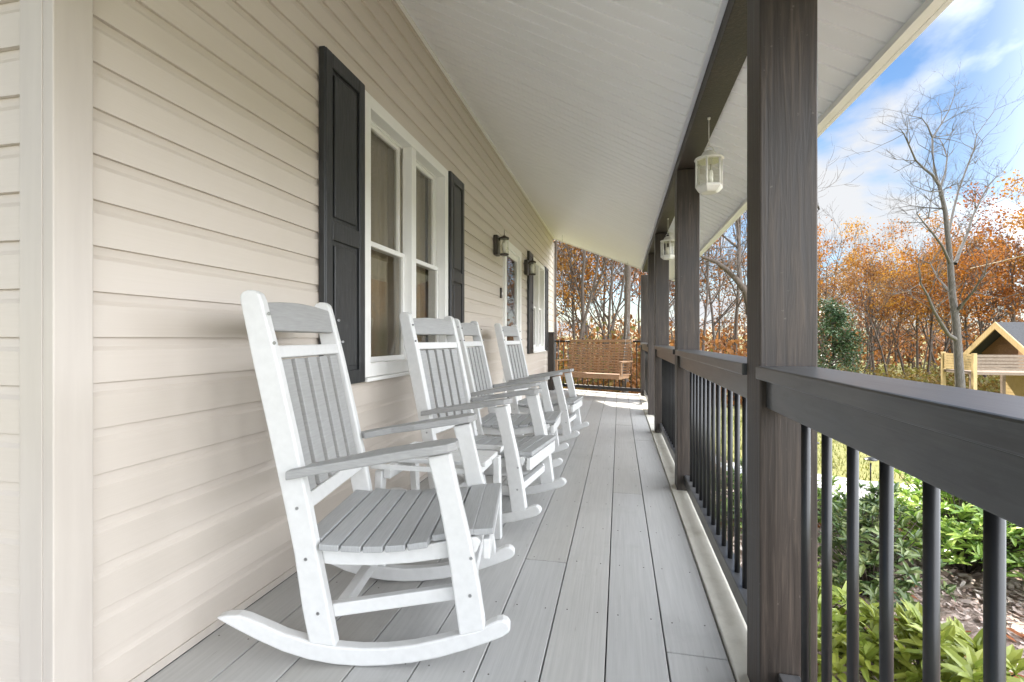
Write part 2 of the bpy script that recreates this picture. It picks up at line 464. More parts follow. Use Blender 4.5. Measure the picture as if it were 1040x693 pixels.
# ------------------------------------------------------------------ side railings
def railing(ya, yb, lab, ph=.0):
    t = thing('porch_railing', lab, 'railing', (.437, (ya + yb) / 2, 0), 0, 'dark porch railings with black balusters')
    h = (yb - ya) / 2
    bm = BM(); bx(bm, -.082, .063, -h, h, .892, .927); obj('cap_rail', bm, M['rail'], t, bevel=.004)
    bm = BM(); bx(bm, -.055, .012, -h, h, .815, .891); obj('top_rail', bm, M['rail'], t, bevel=.003)
    bm = BM(); bx(bm, -.026, .026, -h, h, .05, .115); obj('bottom_rail', bm, M['rail'], t, bevel=.003)
    y = ya + ph; first = None
    while y < yb - .03:
        if y > ya + .03:
            if first is None:
                bm = BM(); tube(bm, [(0, 0, .10), (0, 0, .83)], .0100, 14); first = obj('baluster', bm, M['metal'], t); o = first
            else:
                o = first.copy(); COL.objects.link(o); o.parent = t
            o.location = (0, y - (ya + yb) / 2, 0)
        y += .1215
railing(-1.6, 1.424, 'nearest railing section, its wide grey cap running out past the camera', (.696 + 1.6) % .1215)
railing(1.568, 3.358, 'railing section between the nearest and the second porch post', .075)
railing(3.502, 5.358, 'railing section between the second and the third porch post', .08)
railing(6.742, 8.778, 'farthest side railing section, beyond the gap for the steps', .08)

# end railing (black metal), turned across the porch end
e0 = Vector((-1.27, 9.75)); e1 = Vector((.40, 8.93)); ev = e1 - e0; eL = ev.length
er = thing('end_railing', 'black metal railing closing the far end of the porch', 'railing', ((e0.x + e1.x) / 2, (e0.y + e1.y) / 2, 0), math.atan2(ev.y, ev.x))
bm = BM(); bx(bm, -eL / 2, eL / 2, -.022, .022, .93, .965); obj('top_rail', bm, M['metal'], er, bevel=.003)
bm = BM(); bx(bm, -eL / 2, eL / 2, -.022, .022, .06, .12); obj('bottom_rail', bm, M['metal'], er, bevel=.003)
first = None
for k in range(1, 17):
    x = -eL / 2 + eL * k / 17
    if first is None:
        bm = BM(); tube(bm, [(0, 0, .11), (0, 0, .94)], .009, 8); first = obj('baluster', bm, M['metal'], er); o = first
    else: o = first.copy(); COL.objects.link(o); o.parent = er
    o.location = (x, 0, 0)
for s in (-1, 1):
    bm = BM(); bx(bm, s * eL / 2 - .03, s * eL / 2 + .03, -.03, .03, .0, .98); obj('end_post', bm, M['metal'], er, bevel=.003)
nw = thing('newel_post', 'short dark wooden post beside the house wall at the porch end', 'post', (-1.285, 9.5, 0))
bm = BM(); bx(bm, -.06, .05, -.055, .055, .002, 1.10); obj('shaft', bm, M['stain'], nw, bevel=.004)
bm = BM(); bx(bm, -.065, .06, -.065, .065, 1.101, 1.125); obj('cap', bm, M['stain'], nw, bevel=.004)

# ------------------------------------------------------------------ house
house = thing('house', 'house wall in beige lap siding with porch roof, black shutters and white windows', 'house', (WX, 5.5, 0))
HM = at(house)
def hobj(name, bm, mat, parent=None, **k):
    bmesh.ops.transform(bm, matrix=HM, verts=bm.verts)
    return obj(name, bm, mat, parent or house, **k)

W1 = (2.405, 3.725, .79, 2.335); DR = (5.72, 6.72, .03, 2.20); W2 = (7.66, 8.92, .79, 2.30)
holes = [W1, DR, W2]
EX = .1215; ZB = .8824 - 7 * EX
prof = [(0, .0118), (.70, .0105), (.80, .0045), (1.0, 0)]
def course_strips(bm, z0, ztop, y0, y1, holes, place, zmax=None):
    """one lap course between y0 and y1, cut round the holes"""
    cuts = sorted({y0, y1, *[min(max(h[k], y0), y1) for h in holes for k in (0, 1)]})
    for ya, yb in zip(cuts, cuts[1:]):
        if yb - ya < 1e-4: continue
        ivs = [(z0, ztop)]
        for h in holes:
            if h[0] < (ya + yb) / 2 < h[1]:
                nv = []
                for a, b in ivs:
                    if h[2] > a: nv.append((a, min(b, h[2])))
                    if h[3] < b: nv.append((max(a, h[3]), b))
                ivs = [(a, b) for a, b in nv if b - a > 1e-4]
        for a, b in ivs:
            def px(z):
                t = (z - z0) / EX
                for (t0, x0), (t1, x1) in zip(prof, prof[1:]):
                    if t <= t1 + 1e-6: return x0 + (x1 - x0) * (t - t0) / (t1 - t0)
                return 0
            zs = sorted({a, b, *[z0 + t * EX for t, _ in prof if a < z0 + t * EX < b]})
            nseg = max(1, int((yb - ya) / .25))
            cols = []
            for s in range(nseg + 1):
                y = ya + (yb - ya) * s / nseg
                wob = .0012 * noise.noise(Vector((y * 1.3, z0 * 9, 0)))
                c = [bm.verts.new(place(0, y, a))] if abs(a - z0) < 1e-6 else []
                c += [bm.verts.new(place(px(z) + wob, y, z)) for z in zs]
                cols.append(c)
            for c, d in zip(cols, cols[1:]):
                for i in range(len(c) - 1): bm.faces.new((c[i], d[i], d[i + 1], c[i + 1]))
bm = BM()
for k in range(0, 27):
    z0 = ZB + k * EX
    zt = min(z0 + EX, 3.12)
    if z0 < zt: course_strips(bm, z0, zt, Y0 + .02, HC - .02, holes, lambda d, y, z: (WX - .012 + d, y, z))
hobj('siding_wall', bm, M['siding'], label='long beige lap siding wall beside the rocking chairs')
bm = BM()
for k in range(0, 40):
    z0 = ZB + k * EX
    course_strips(bm, z0, z0 + EX, 0, 6, [], lambda d, y, z: (WX - .08 - y, Y0 + .012 - d, z))
hobj('siding_wall', bm, M['siding'], label='beige lap siding wall turning the corner at the left edge')
bm = BM()
for k in range(0, 27):
    z0 = ZB + k * EX
    course_strips(bm, z0, z0 + EX, 0, 8, [], lambda d, y, z: (WX - .02 - y, HC - .012 + d, z))
hobj('siding_wall', bm, M['siding'], label='beige end wall at the far corner')
# structure core of the wall (behind the siding) with the same openings
bm = BM()
def core(ya, yb, za, zb): bx(bm, WX - .16, WX - .014, ya, yb, za, zb)
ya = Y0 + .16
for h in holes:
    core(ya, h[0], -.5, 3.2); core(h[0], h[1], -.5, h[2]); core(h[0], h[1], h[3], 3.2); ya = h[1]
core(ya, HC - .03, -.5, 3.2)
bx(bm, -7.5, WX - .014, Y0 + .015, Y0 + .16, -.5, 3.2)
bx(bm, -9, WX - .16, HC - .16, HC - .03, -.5, 3.2)
bx(bm, -3.2, -3.1, Y0 + .2, HC - .2, -.5, 3.2)      # room partition behind the windows
bx(bm, -3.1, WX - .17, Y0 + .2, HC - .2, 2.5, 2.55)
hobj('wall_core', bm, M['dark'])
bm = BM(); bx(bm, WX - .012, WX + .004, Y0 + .083, HC - .02, .003, ZB - .001); hobj('starter_board', bm, M['trimbeige'])
# corner posts
bm = BM(); bx(bm, WX - .02, WX + .014, Y0 - .012, Y0 + .082, -.1, 3.2); bx(bm, WX - .095, WX - .021, Y0 - .012, Y0 + .02, -.1, 3.9)
hobj('corner_trim', bm, M['trimbeige'], bevel=.003)
bm = BM(); bx(bm, WX - .02, WX + .014, HC - .08, HC + .014, -.1, 3.0)
hobj('corner_trim', bm, M['trimbeige'], bevel=.003)

# ceiling with grooves across the slope
def grooved(bm, x0, x1, ya, yend0, yend1, off=0):
    y = ya; P = .1
    def pt(x, y, d): return bm.verts.new((x, y, ceilz(x) + off + d))
    ym = max(yend0, yend1)
    rows = []
    while y < ym:
        rows += [(y, 0), (y + P - .013, 0), (y + P - .010, .010), (y + P - .003, .010)]
        y += P
    xsub = [x0 + (x1 - x0) * k / 6 for k in range(7)]
    grid = []
    for yy, d in rows:
        r = []
        for k, x in enumerate(xsub):
            lim = yend0 + (yend1 - yend0) * k / 6
            r.append(pt(x, min(yy, lim), d if yy < lim else 0))
        grid.append(r)
    for a, b in zip(grid, grid[1:]):
        for i in range(6):
            if (a[i].co - b[i].co).length + (a[i + 1].co - b[i + 1].co).length < 1e-5: continue
            try: bm.faces.new((a[i], a[i + 1], b[i + 1], b[i]))
            except ValueError: pass
EAVE = .862
bm = BM(); grooved(bm, WX - .03, PI_ + .001, -1.6, roof_end(WX), roof_end(PI_)); hobj('porch_ceiling', bm, M['ceiling'])
bm = BM(); grooved(bm, PO - .02, EAVE, -1.6, roof_end(PO), roof_end(EAVE), .004); hobj('soffit', bm, M['ceiling'])
bm = BM(); x = WX
bx(bm, WX + .001, WX + .022, Y0 + .085, HC, ceilz(WX) - .03, ceilz(WX) - .012)
hobj('ceiling_trim', bm, M['white'])
# beam
bm = BM(); bx(bm, PI_ + .002, PO - .018, -1.6, roof_end(.43) - .1, 2.105, 2.33); hobj('beam', bm, M['stain'], bevel=.003)
bm = BM(); bx(bm, PI_ - .022, PI_ + .001, -1.6, roof_end(.37) - .05, 2.165, 2.183); hobj('beam_trim', bm, M['ceiling'], bevel=.002)
# fascia and roof
bm = BM(); zf = ceilz(EAVE)
bx(bm, EAVE + .001, EAVE + .02, -1.6, roof_end(EAVE), zf - .012, zf + .15)
bx(bm, EAVE - .035, EAVE, -1.6, roof_end(EAVE), zf - .012, zf + .012)
hobj('fascia', bm, M['white'], bevel=.002)
bm = BM()
u = Vector((EAVE + .02 - (WX), 0)); 
prism(bm, [(WX - .03, HC + .05), (EAVE + .02, roof_end(EAVE))], 'xy', 0, 1) if False else None
a0 = (WX - .06, roof_end(WX) + .05); a1 = (EAVE + .02, roof_end(EAVE + .02) + .01)
vs = []
for x, y in (a0, a1):
    vs.append((bm.verts.new((x, y - .01, ceilz(x) - .02)), bm.verts.new((x, y - .01, ceilz(x) + .16)), bm.verts.new((x, y + .02, ceilz(x) - .02)), bm.verts.new((x, y + .02, ceilz(x) + .16))))
a, b = vs
for q in ((a[0], b[0], b[1], a[1]), (a[2], a[3], b[3], b[2]), (a[1], b[1], b[3], a[3]), (a[0], a[2], b[2], b[0]), (a[0], a[1], a[3], a[2]), (b[0], b[2], b[3], b[1])): bm.faces.new(q)
hobj('end_fascia', bm, M['white'])
bm = BM()
xr = -6.2
def rz_(x): return ceilz(x) + .17
T = [(EAVE + .05, -1.7), (EAVE + .05, roof_end(EAVE) + .06), (WX, roof_end(WX) + .1), (xr, HC + .5), (xr, -1.7)]
lo = [bm.verts.new((x, y, rz_(x))) for x, y in T]; hi = [bm.verts.new((x, y, rz_(x) + .05)) for x, y in T]
bm.faces.new(lo[::-1]); bm.faces.new(hi)
for i in range(5): bm.faces.new((lo[i], lo[(i + 1) % 5], hi[(i + 1) % 5], hi[i]))
T = [(xr, -1.7), (xr, HC + .5), (-13, HC + .5), (-13, -1.7)]
def rz2(x): return rz_(xr) - SL * (xr - x)
lo = [bm.verts.new((x, y, rz2(x))) for x, y in T]; hi = [bm.verts.new((x, y, rz2(x) + .05)) for x, y in T]
bm.faces.new(lo); bm.faces.new(hi)
for i in range(4): bm.faces.new((lo[i], lo[(i + 1) % 4], hi[(i + 1) % 4], hi[i]))
hobj('roof', bm, M['shingle'])
bm = BM(); prism(bm, [(WX - .1, 3.1), (xr, rz_(xr) - .05), (-11.5, 3.1)], 'xz', HC - .15, HC - .04); hobj('gable_wall', bm, M['trimbeige'])

# windows
def ring(bm, xa, xb, y0, y1, z0, z1, w, wb=None):
    wb = wb or w
    bx(bm, xa, xb, y0, y0 + w, z0, z1); bx(bm, xa, xb, y1 - w, y1, z0, z1)
    bx(bm, xa, xb, y0 + w, y1 - w, z1 - w, z1); bx(bm, xa, xb, y0 + w, y1 - w, z0, z0 + wb)
def curtain(bm, x, y0, y1, z0, z1, rs):
    n = int((y1 - y0) / .012); r_ = random.Random(rs); ph = r_.uniform(0, 6)
    A = []
    for i in range(n + 1):
        y = y0 + (y1 - y0) * i / n
        dx = .020 * math.sin(i * .55 + ph) + .006 * math.sin(i * .21)
        A.append((bm.verts.new((x + dx, y, z0)), bm.verts.new((x + dx * .7, y, z1))))
    for a, b in zip(A, A[1:]):
        f = bm.faces.new((a[0], b[0], b[1], a[1])); f.smooth = True
def window(w, units, lab, rs):
    bm = BM(); ring(bm, WX - .05, WX + .022, w[0], w[1], w[2], w[3], .07, .075)
    for a, b in zip(units, units[1:]): bx(bm, WX - .049, WX + .018, a[1], b[0], w[2] + .075, w[3] - .07)
    bx(bm, WX - .02, WX + .045, w[0] - .01, w[1] + .01, w[2] - .022, w[2] - .002)   # sill
    ring(bm, WX - .12, WX - .051, w[0] + .03, w[1] - .03, w[2] + .03, w[3] - .03, .045)
    win = hobj('window', bm, M['white'], bevel=.003, label=lab)
    zb, zt = w[2] + .075, w[3] - .07; zm = (zb + zt) / 2 - .02
    for y0, y1 in units:
        for (a, b, x0) in ((zb, zm + .013, WX - .062), (zm - .013, zt, WX - .095)):
            bm = BM(); ring(bm, x0, x0 + .03, y0, y1, a, b, .029)
            hobj('sash', bm, M['white'], win, bevel=.002)
            bm = BM(); bx(bm, x0 + .012, x0 + .016, y0 + .028, y1 - .028, a + .028, b - .028)
            hobj('pane', bm, M['glass'], win)
        bm = BM(); curtain(bm, WX - .155, y0 - .05, y1 + .05, zb - .05, zt + .05, rs); rs += 1
        hobj('curtain', bm, M['curtain'], win)
    return win
window(W1, [(2.48, 3.03), (3.10, 3.65)], 'double white window behind the first rocking chairs', 1)
window(W2, [(7.735, 8.255), (8.325, 8.845)], 'double white window near the far end of the wall', 5)

def shutter(y0, y1, z0, z1, lab):
    bm = BM(); xa, xb = WX + .002, WX + .036
    bx(bm, xa, xb - .012, y0 + .002, y1 - .002, z0 + .002, z1 - .002)
    s = .055; zm = z0 + (z1 - z0) * .47
    bx(bm, xb - .0115, xb, y0, y0 + s, z0, z1); bx(bm, xb - .0115, xb, y1 - s, y1, z0, z1)
    for a, b in ((z0, z0 + .07), (zm - .045, zm + .045), (z1 - .07, z1)): bx(bm, xb - .0115, xb, y0 + s, y1 - s, a, b)
    for a, b in ((z0 + .07, zm - .045), (zm + .045, z1 - .07)):
        v = bx(bm, xb - .0118, xb - .003, y0 + s + .022, y1 - s - .022, a + .022, b - .022)
    bx(bm, xa, xb - .003, y0 - .008, y0 - .0005, z0, z1); bx(bm, xa, xb - .003, y1 + .0005, y1 + .008, z0, z1)
    hobj('shutter', bm, M['shutter'], bevel=.004, label=lab)
shutter(2.03, 2.385, .77, 2.345, 'black panelled shutter left of the nearer window')
shutter(3.755, 4.10, .77, 2.345, 'black panelled shutter right of the nearer window')
shutter(7.28, 7.63, .77, 2.32, 'black panelled shutter left of the far window')
shutter(8.95, 9.30, .77, 2.32, 'black panelled shutter right of the far window')

# door
bm = BM(); y0, y1, z0, z1 = DR
bx(bm, WX - .05, WX + .025, y0, y0 + .085, z0, z1); bx(bm, WX - .05, WX + .025, y1 - .085, y1, z0, z1)
bx(bm, WX - .05, WX + .0255, y0 + .085, y1 - .085, z1 - .085, z1)
ring(bm, WX - .04, WX - .005, y0 + .086, y1 - .086, z0 + .01, z1 - .086, .075, .16)
door = hobj('door', bm, M['white'], bevel=.003, label='white framed storm door with dark full length glass')
bm = BM(); bx(bm, WX - .022, WX - .017, y0 + .15, y1 - .15, z0 + .15, z1 - .15); hobj('pane', bm, M['glass'], door)
bm = BM(); bx(bm, WX - .11, WX - .07, y0 + .09, y1 - .09, z0 + .01, z1 - .09); hobj('inner_door', bm, M['shutter'], door)
bm = BM(); tube(bm, [(WX - .004, y0 + .13, 1.02), (WX + .035, y0 + .13, 1.02), (WX + .035, y0 + .13, 1.12), (WX - .004, y0 + .13, 1.12)], .006, 8); hobj('handle', bm, M['bronze'], door)
bm = BM(); bx(bm, WX - .02, WX + .06, y0 + .02, y1 - .02, .003, .029); hobj('threshold', bm, M['trimbeige'], door, bevel=.003)
db = thing('doorbell', 'small dark doorbell button on the siding left of the door', 'doorbell', (WX, 5.56, 1.53))
bm = BM(); bx(bm, 0, .022, -.02, .02, -.06, .06); obj('plate', bm, M['bronze'], db, bevel=.004)
bm = BM(); bx(bm, .0225, .028, -.009, .009, -.02, .005); obj('button', bm, M['white'], db, bevel=.002)

# wall lanterns
def sconce():
    t = thing('wall_lantern', 'dark metal wall lantern with glass left of the door', 'wall lamp', (WX, 5.30, 2.03), 0, 'wall lanterns on the siding')
    bm = BM(); bx(bm, .002, .045, -.06, .06, -.10, .10); obj('backplate', bm, M['bronze'], t, bevel=.006)
    bm = BM(); tube(bm, [(.03, 0, .04), (.056, 0, .07)], .010, 8); obj('arm', bm, M['bronze'], t)
    bm = BM(); tube(bm, [(.10, 0, .09), (.10, 0, .16)], [.004, .002], 8); obj('finial', bm, M['bronze'], t)
    bm = BM(); lathe(bm, [(.050, .062), (.050, .078), (.018, .092), (.012, .10)], .10, 0, 16); obj('lantern_roof', bm, M['bronze'], t)
    bm = BM(); lathe(bm, [(.044, -.085), (.044, .061)], .10, 0, 16); obj('lamp_glass', bm, M['lampglass'], t)
    bm = BM(); lathe(bm, [(.030, -.104), (.047, -.098), (.047, -.086)], .10, 0, 16); obj('base', bm, M['bronze'], t)
    bm = BM(); lathe(bm, [(.016, -.08), (.028, -.01), (.026, .02), (.012, .045)], .10, 0, 12); obj('bulb', bm, M['white'], t)
    t.scale = (1.1, 1.1, 1.1)
    return t
sc = sconce()
dup(sc, (WX, 7.10, 2.04), 0, 'dark metal wall lantern with glass between the door and the far window')

# hanging lanterns
def lantern():
    t = thing('hanging_lantern', 'cream metal lantern hanging from the beam nearest the camera', 'lantern', (.437, 2.61, 2.104), 0, 'cream lanterns hanging from the porch beam')
    bm = BM(); tube(bm, [(0, 0, 0), (0, 0, -.145)], .0018, 6)
    lathe(bm, [(.006, -.012), (.008, -.001)], 0, 0, 8)
    # bail ring
    tube(bm, [(.022 * math.sin(a), 0, -.168 + .024 * math.cos(a)) for a in [2 * math.pi * k / 14 for k in range(15)]], .0025, 6)
    obj('hanger', bm, M['lampcream'], t)
    bm = BM(); lathe(bm, [(.066, -.218), (.070, -.211), (.066, -.205), (.040, -.197), (.038, -.19), (.030, -.176), (.020, -.172), (.012, -.166)], 0, 0, 6 * 3, rot=.2); obj('cap', bm, M['lampcream'], t)
    bm = BM()
    for k in range(6):
        a = k * math.pi / 3 + .2; tube(bm, [(.063 * math.cos(a), .063 * math.sin(a), -.345), (.063 * math.cos(a), .063 * math.sin(a), -.214)], .0052, 6)
    obj('frame', bm, M['lampcream'], t)
    bm = BM(); lathe(bm, [(.040, -.378), (.050, -.372), (.066, -.356), (.069, -.349), (.066, -.342)], 0, 0, 6, smooth=False, rot=.2); obj('base', bm, M['lampcream'], t)
    bm = BM(); lathe(bm, [(.058, -.341), (.058, -.219)], 0, 0, 6, smooth=False, rot=.2); obj('lamp_glass', bm, M['lampglass'], t)
    bm = BM(); lathe(bm, [(.02, -.34), (.02, -.27), (.003, -.265)], 0, 0, 12); obj('candle', bm, M['white'], t)
    return t
la = lantern()
dup(la, (.437, 4.72, 2.104), .5, 'smaller looking cream lantern hanging from the beam beyond the second post')

# ------------------------------------------------------------------ rocking chairs
def rocking_chair():
    t = thing('rocking_chair', 'white rocking chair with grey slats nearest the camera', 'rocking chair', (0, 0, 0), 0, 'white and grey rocking chairs along the wall')
    CX = .455; HW = .28; TH = .038
    def L(p): return (p[0] - CX, p[1])
    # rocker outline: quadratic arc through the measured points
    lowp = [(0, .140), (.06, .108), (.13, .074), (.21, .040), (.29, .017), (.37, .004), (.45, 0), (.53, .004), (.61, .014), (.69, .031), (.77, .055), (.84, .080), (.885, .098), (.904, .112), (.908, .128), (.900, .142), (.884, .149), (.866, .147), (.845, .137), (.815, .118)]
    up = [(.76, .105), (.69, .087), (.61, .068), (.53, .058), (.45, .055), (.37, .060), (.29, .074), (.21, .097), (.15, .122), (.10, .142), (.07, .150), (.03, .148)]
    for s in (-1, 1):
        ya, yb = (HW - TH, HW) if s > 0 else (-HW, -HW + TH)
        bm = BM(); prism(bm, [L(p) for p in lowp + up], 'xz', ya, yb); obj('rocker', bm, M['chairwhite'], t, bevel=.006)
        # rear post, slightly bent back at the top, rounded head
        bm = BM(); prism(bm, [L(p) for p in [(.292, .066), (.374, .057), (.352, .17), (.318, .34), (.288, .50), (.245, .70), (.195, .92), (.144, 1.120), (.136, 1.138), (.120, 1.147), (.100, 1.148), (.084, 1.142), (.076, 1.130), (.077, 1.115), (.118, .92), (.168, .70), (.212, .50), (.245, .34), (.270, .17)]], 'xz', ya, yb)
        bo = obj('leg', bm, M['chairwhite'], t, bevel=.006)
        bm = BM(); prism(bm, [L(p) for p in [(.752, .098), (.832, .117), (.812, .25), (.787, .38), (.758, .50), (.724, .652), (.654, .638), (.690, .50), (.712, .38), (.735, .22)]], 'xz', ya, yb)
        obj('leg', bm, M['chairwhite'], t, bevel=.006)
        # seat side rail set just inside the legs
        yc, yd = (HW - TH - .030, HW - TH - .001) if s > 0 else (-HW + TH + .001, -HW + TH + .030)
        bm = BM(); prism(bm, [L(p) for p in [(.255, .352), (.34, .345), (.44, .338), (.54, .342), (.64, .356), (.74, .378), (.80, .384), (.815, .37), (.80, .335), (.70, .315), (.60, .300), (.48, .290), (.36, .290), (.26, .300)]], 'xz', yc, yd)
        obj('seat_rail', bm, M['chairwhite'], t, bevel=.004)
        bm = BM(); prism(bm, [L(p) for p in [(.30, .160), (.775, .236), (.78, .194), (.31, .120)]], 'xz', yc, yd); obj('stretcher', bm, M['chairwhite'], t, bevel=.004)
        # arm
        bm = BM()
        yi, yo = (HW - TH - .030, HW + .038)
        pts = [(.235, HW + .001), (.235, HW + .034), (.30, HW + .036), (.62, yo), (.68, yo), (.722, yo - .008), (.745, yo - .030), (.750, HW - .01), (.742, yi + .02), (.72, yi + .004), (.68, yi), (.50, yi + .004), (.40, HW - .035), (.285, HW - .034), (.28, HW + .001)]
        vs = prism(bm, [(p[0] - CX, p[1] * s) for p in pts], 'xy', -.0135, .0135)
        for v in vs:
            x = v.co.x + CX; v.co.z += .587 + (x - .235) * .172 + .006 * math.sin((x - .235) / .52 * math.pi)
        obj('armrest', bm, M['chairgray'], t, bevel=.004)
        for (sx, sz) in ((.148, 1.075), (.165, .985), (.235, .46 + .02), (.262, .325), (.30, .16), (.768, .335), (.765, .222)):
            bm = BM(); tube(bm, [(sx - CX + .02, s * (HW - .002), sz), (sx - CX + .02, s * (HW + .0012), sz)], .0055, 10); obj('screw', bm, M['screw'], t)
    IW = HW - TH - .0005
    def tilted(s, z, hx, hz, y0, y1, mat, name, ang=-.205, top=None):
        bm = BM(); m = Matrix.Translation((s - CX, 0, z)) @ Matrix.Rotation(ang, 4, 'Y')
        if top:
            n = 12; pts = [(y0, -hz)] + [(y1, -hz)] + [(y1 - (y1 - y0) * k / n, hz - top + top * math.sin(math.pi * k / n)) for k in range(n + 1)]
            vs = prism(bm, pts, 'yz', -hx, hx, m)
        else: bx(bm, -hx, hx, y0, y1, -hz, hz, m)
        return obj(name, bm, mat, t, bevel=.004)
    tilted(.137, 1.072, .012, .052, -IW, IW, M['chairgray'], 'headrest', -.22, top=.013)
    tilted(.166, .955, .013, .020, -IW, IW, M['chairwhite'], 'back_rail', -.22)
    tilted(.262, .485, .013, .024, -IW, IW, M['chairwhite'], 'back_rail', -.20)
    w = (2 * IW - .029 * 4 - .024) / 5
    for k in range(5):
        y = -IW + .012 + k * (w + .029)
        bm = BM(); m = Matrix.Translation((.2135 - CX, 0, .722)) @ Matrix.Rotation(-.2025, 4, 'Y')
        bx(bm, -.009, .009, y, y + w, -.217, .213, m); obj('back_slat', bm, M['chairgray'], t, bevel=.003)
    # seat slats across the chair
    prof_ = [(.285, .358), (.353, .3525), (.421, .3495), (.489, .349), (.557, .353), (.625, .3615), (.693, .3735), (.761, .386), (.822, .391)]
    for k, (x, z) in enumerate(prof_):
        dz = (prof_[min(k + 1, 8)][1] - prof_[max(k - 1, 0)][1]) / (prof_[min(k + 1, 8)][0] - prof_[max(k - 1, 0)][0])
        m = Matrix.Translation((x - CX, 0, z + .0085)) @ Matrix.Rotation(-math.atan(dz), 4, 'Y')
        yy = HW + .003 if .33 < x < .68 else IW - .001
        bm = BM(); bx(bm, -.031, .031, -yy, yy, -.010, .010, m); obj('seat_slat', bm, M['slatgray'], t, bevel=.0035)
    bm = BM(); bx(bm, .835 - CX - .014, .835 - CX + .008, -IW, IW, .315, .378); obj('front_apron', bm, M['chairwhite'], t, bevel=.004)
    for sx, sz in ((.37, .150), (.77, .213)):
        bm = BM(); bx(bm, sx - CX - .018, sx - CX + .018, -HW + TH + .031, HW - TH - .031, sz - .020, sz + .018); obj('cross_stretcher', bm, M['chairwhite'], t, bevel=.004)
    return t
ch = rocking_chair()
ch.location = (-.816, 1.64, .0015); ch.rotation_euler = (0, 0, R(10.5))
dup(ch, (-.80, 2.80, .0015), R(-8), 'second rocking chair from the camera, behind the small side table')
dup(ch, (-.85, 3.75, .0015), R(1), 'third rocking chair from the camera, just before the doorbell')
dup(ch, (-.78, 4.86, .0015), R(-6), 'farthest rocking chair, closest to the porch swing')

# side table
def side_table():
    t = thing('side_table', 'small pale side table with rounded corners between the first two rocking chairs', 'side table', (-.81, 2.18, .0015))
    def rr_(x0, x1, y0, y1, corners):
        P = []; r = .06
        for (cx, cy, a0, on) in ((x1 - r, y0 + r, -90, corners[0]), (x1 - r, y1 - r, 0, corners[1]), (x0 + r, y1 - r, 90, corners[2]), (x0 + r, y0 + r, 180, corners[3])):
            if on:
                for k in range(7):
                    a = R(a0 + 15 * k); P.append((cx + r * math.cos(a), cy + r * math.sin(a)))
            else:
                P.append((cx + r * (1 if cx > (x0 + x1) / 2 else -1), cy + r * (1 if cy > (y0 + y1) / 2 else -1)))
        return P
    n = 4; w = .46 / n
    for k in range(n):
        y0 = -.23 + k * w + .002; y1 = y0 + w - .004
        P = rr_(-.24, .24, y0, y1, (k == 0, k == n - 1, k == n - 1, k == 0)) if k in (0, n - 1) else [(-.24, y0), (.24, y0), (.24, y1), (-.24, y1)]
        bm = BM(); prism(bm, P, 'xy', .438, .459); obj('table_slat', bm, M['chairwhite'], t, bevel=.004)
    for sx in (-1, 1):
        bm = BM(); bx(bm, sx * .185 - .016, sx * .185 + .016, -.19, .19, .385, .4375); obj('apron', bm, M['chairwhite'], t, bevel=.003)
        for sy in (-1, 1):
            bm = BM()
            prism(bm, [(sy * .155, .42), (sy * .205, .42), (sy * .235, 0), (sy * .195, 0)], 'yz', sx * .185 + sx * .017, sx * .185 + sx * .05); obj('leg', bm, M['chairwhite'], t, bevel=.004)
    bm = BM(); bx(bm, -.165, .165, -.02, .02, .12, .16); bx(bm, -.2, -.167, -.21, .21, .12, .16); bx(bm, .167, .2, -.21, .21, .12, .16); obj('stretcher', bm, M['chairwhite'], t, bevel=.003)
side_table()

# ------------------------------------------------------------------ porch swing
sw = thing('porch_swing', 'light brown slatted wooden swing hanging in front of the end railing', 'swing', (-.43, 8.74, 0), R(-23))
SWW = .605
def swpart(name, bm, mat='swingwood', bevel=.003): return obj(name, bm, M[mat], sw, bevel=bevel)
tilt = Matrix.Translation((0, .18, .66)) @ Matrix.Rotation(R(-12), 4, 'X')
for k in range(11):
    bm = BM(); z = -.235 + k * .047
    bx(bm, -SWW + .005, SWW - .005, -.009, .009, z - .015, z + .015, tilt); swpart('back_slat', bm)
bm = BM()
for k in range(7):
    x = -SWW + .06 + k * (2 * SWW - .12) / 6; bx(bm, x - .014, x + .014, .0095, .028, -.26, .27, tilt)
swpart('back_brace', bm)
bm = BM(); bx(bm, -SWW, SWW, -.016, .016, .283, .325, tilt); swpart('back_top_rail', bm)
for k in range(7):
    bm = BM(); y = -.30 + k * .068; bx(bm, -SWW, SWW, y, y + .06, .395 - .01 * k * .3, .415 - .01 * k * .3); swpart('seat_slat', bm)
bm = BM(); bx(bm, -SWW, SWW, -.325, -.302, .33, .413); swpart('front_board', bm)
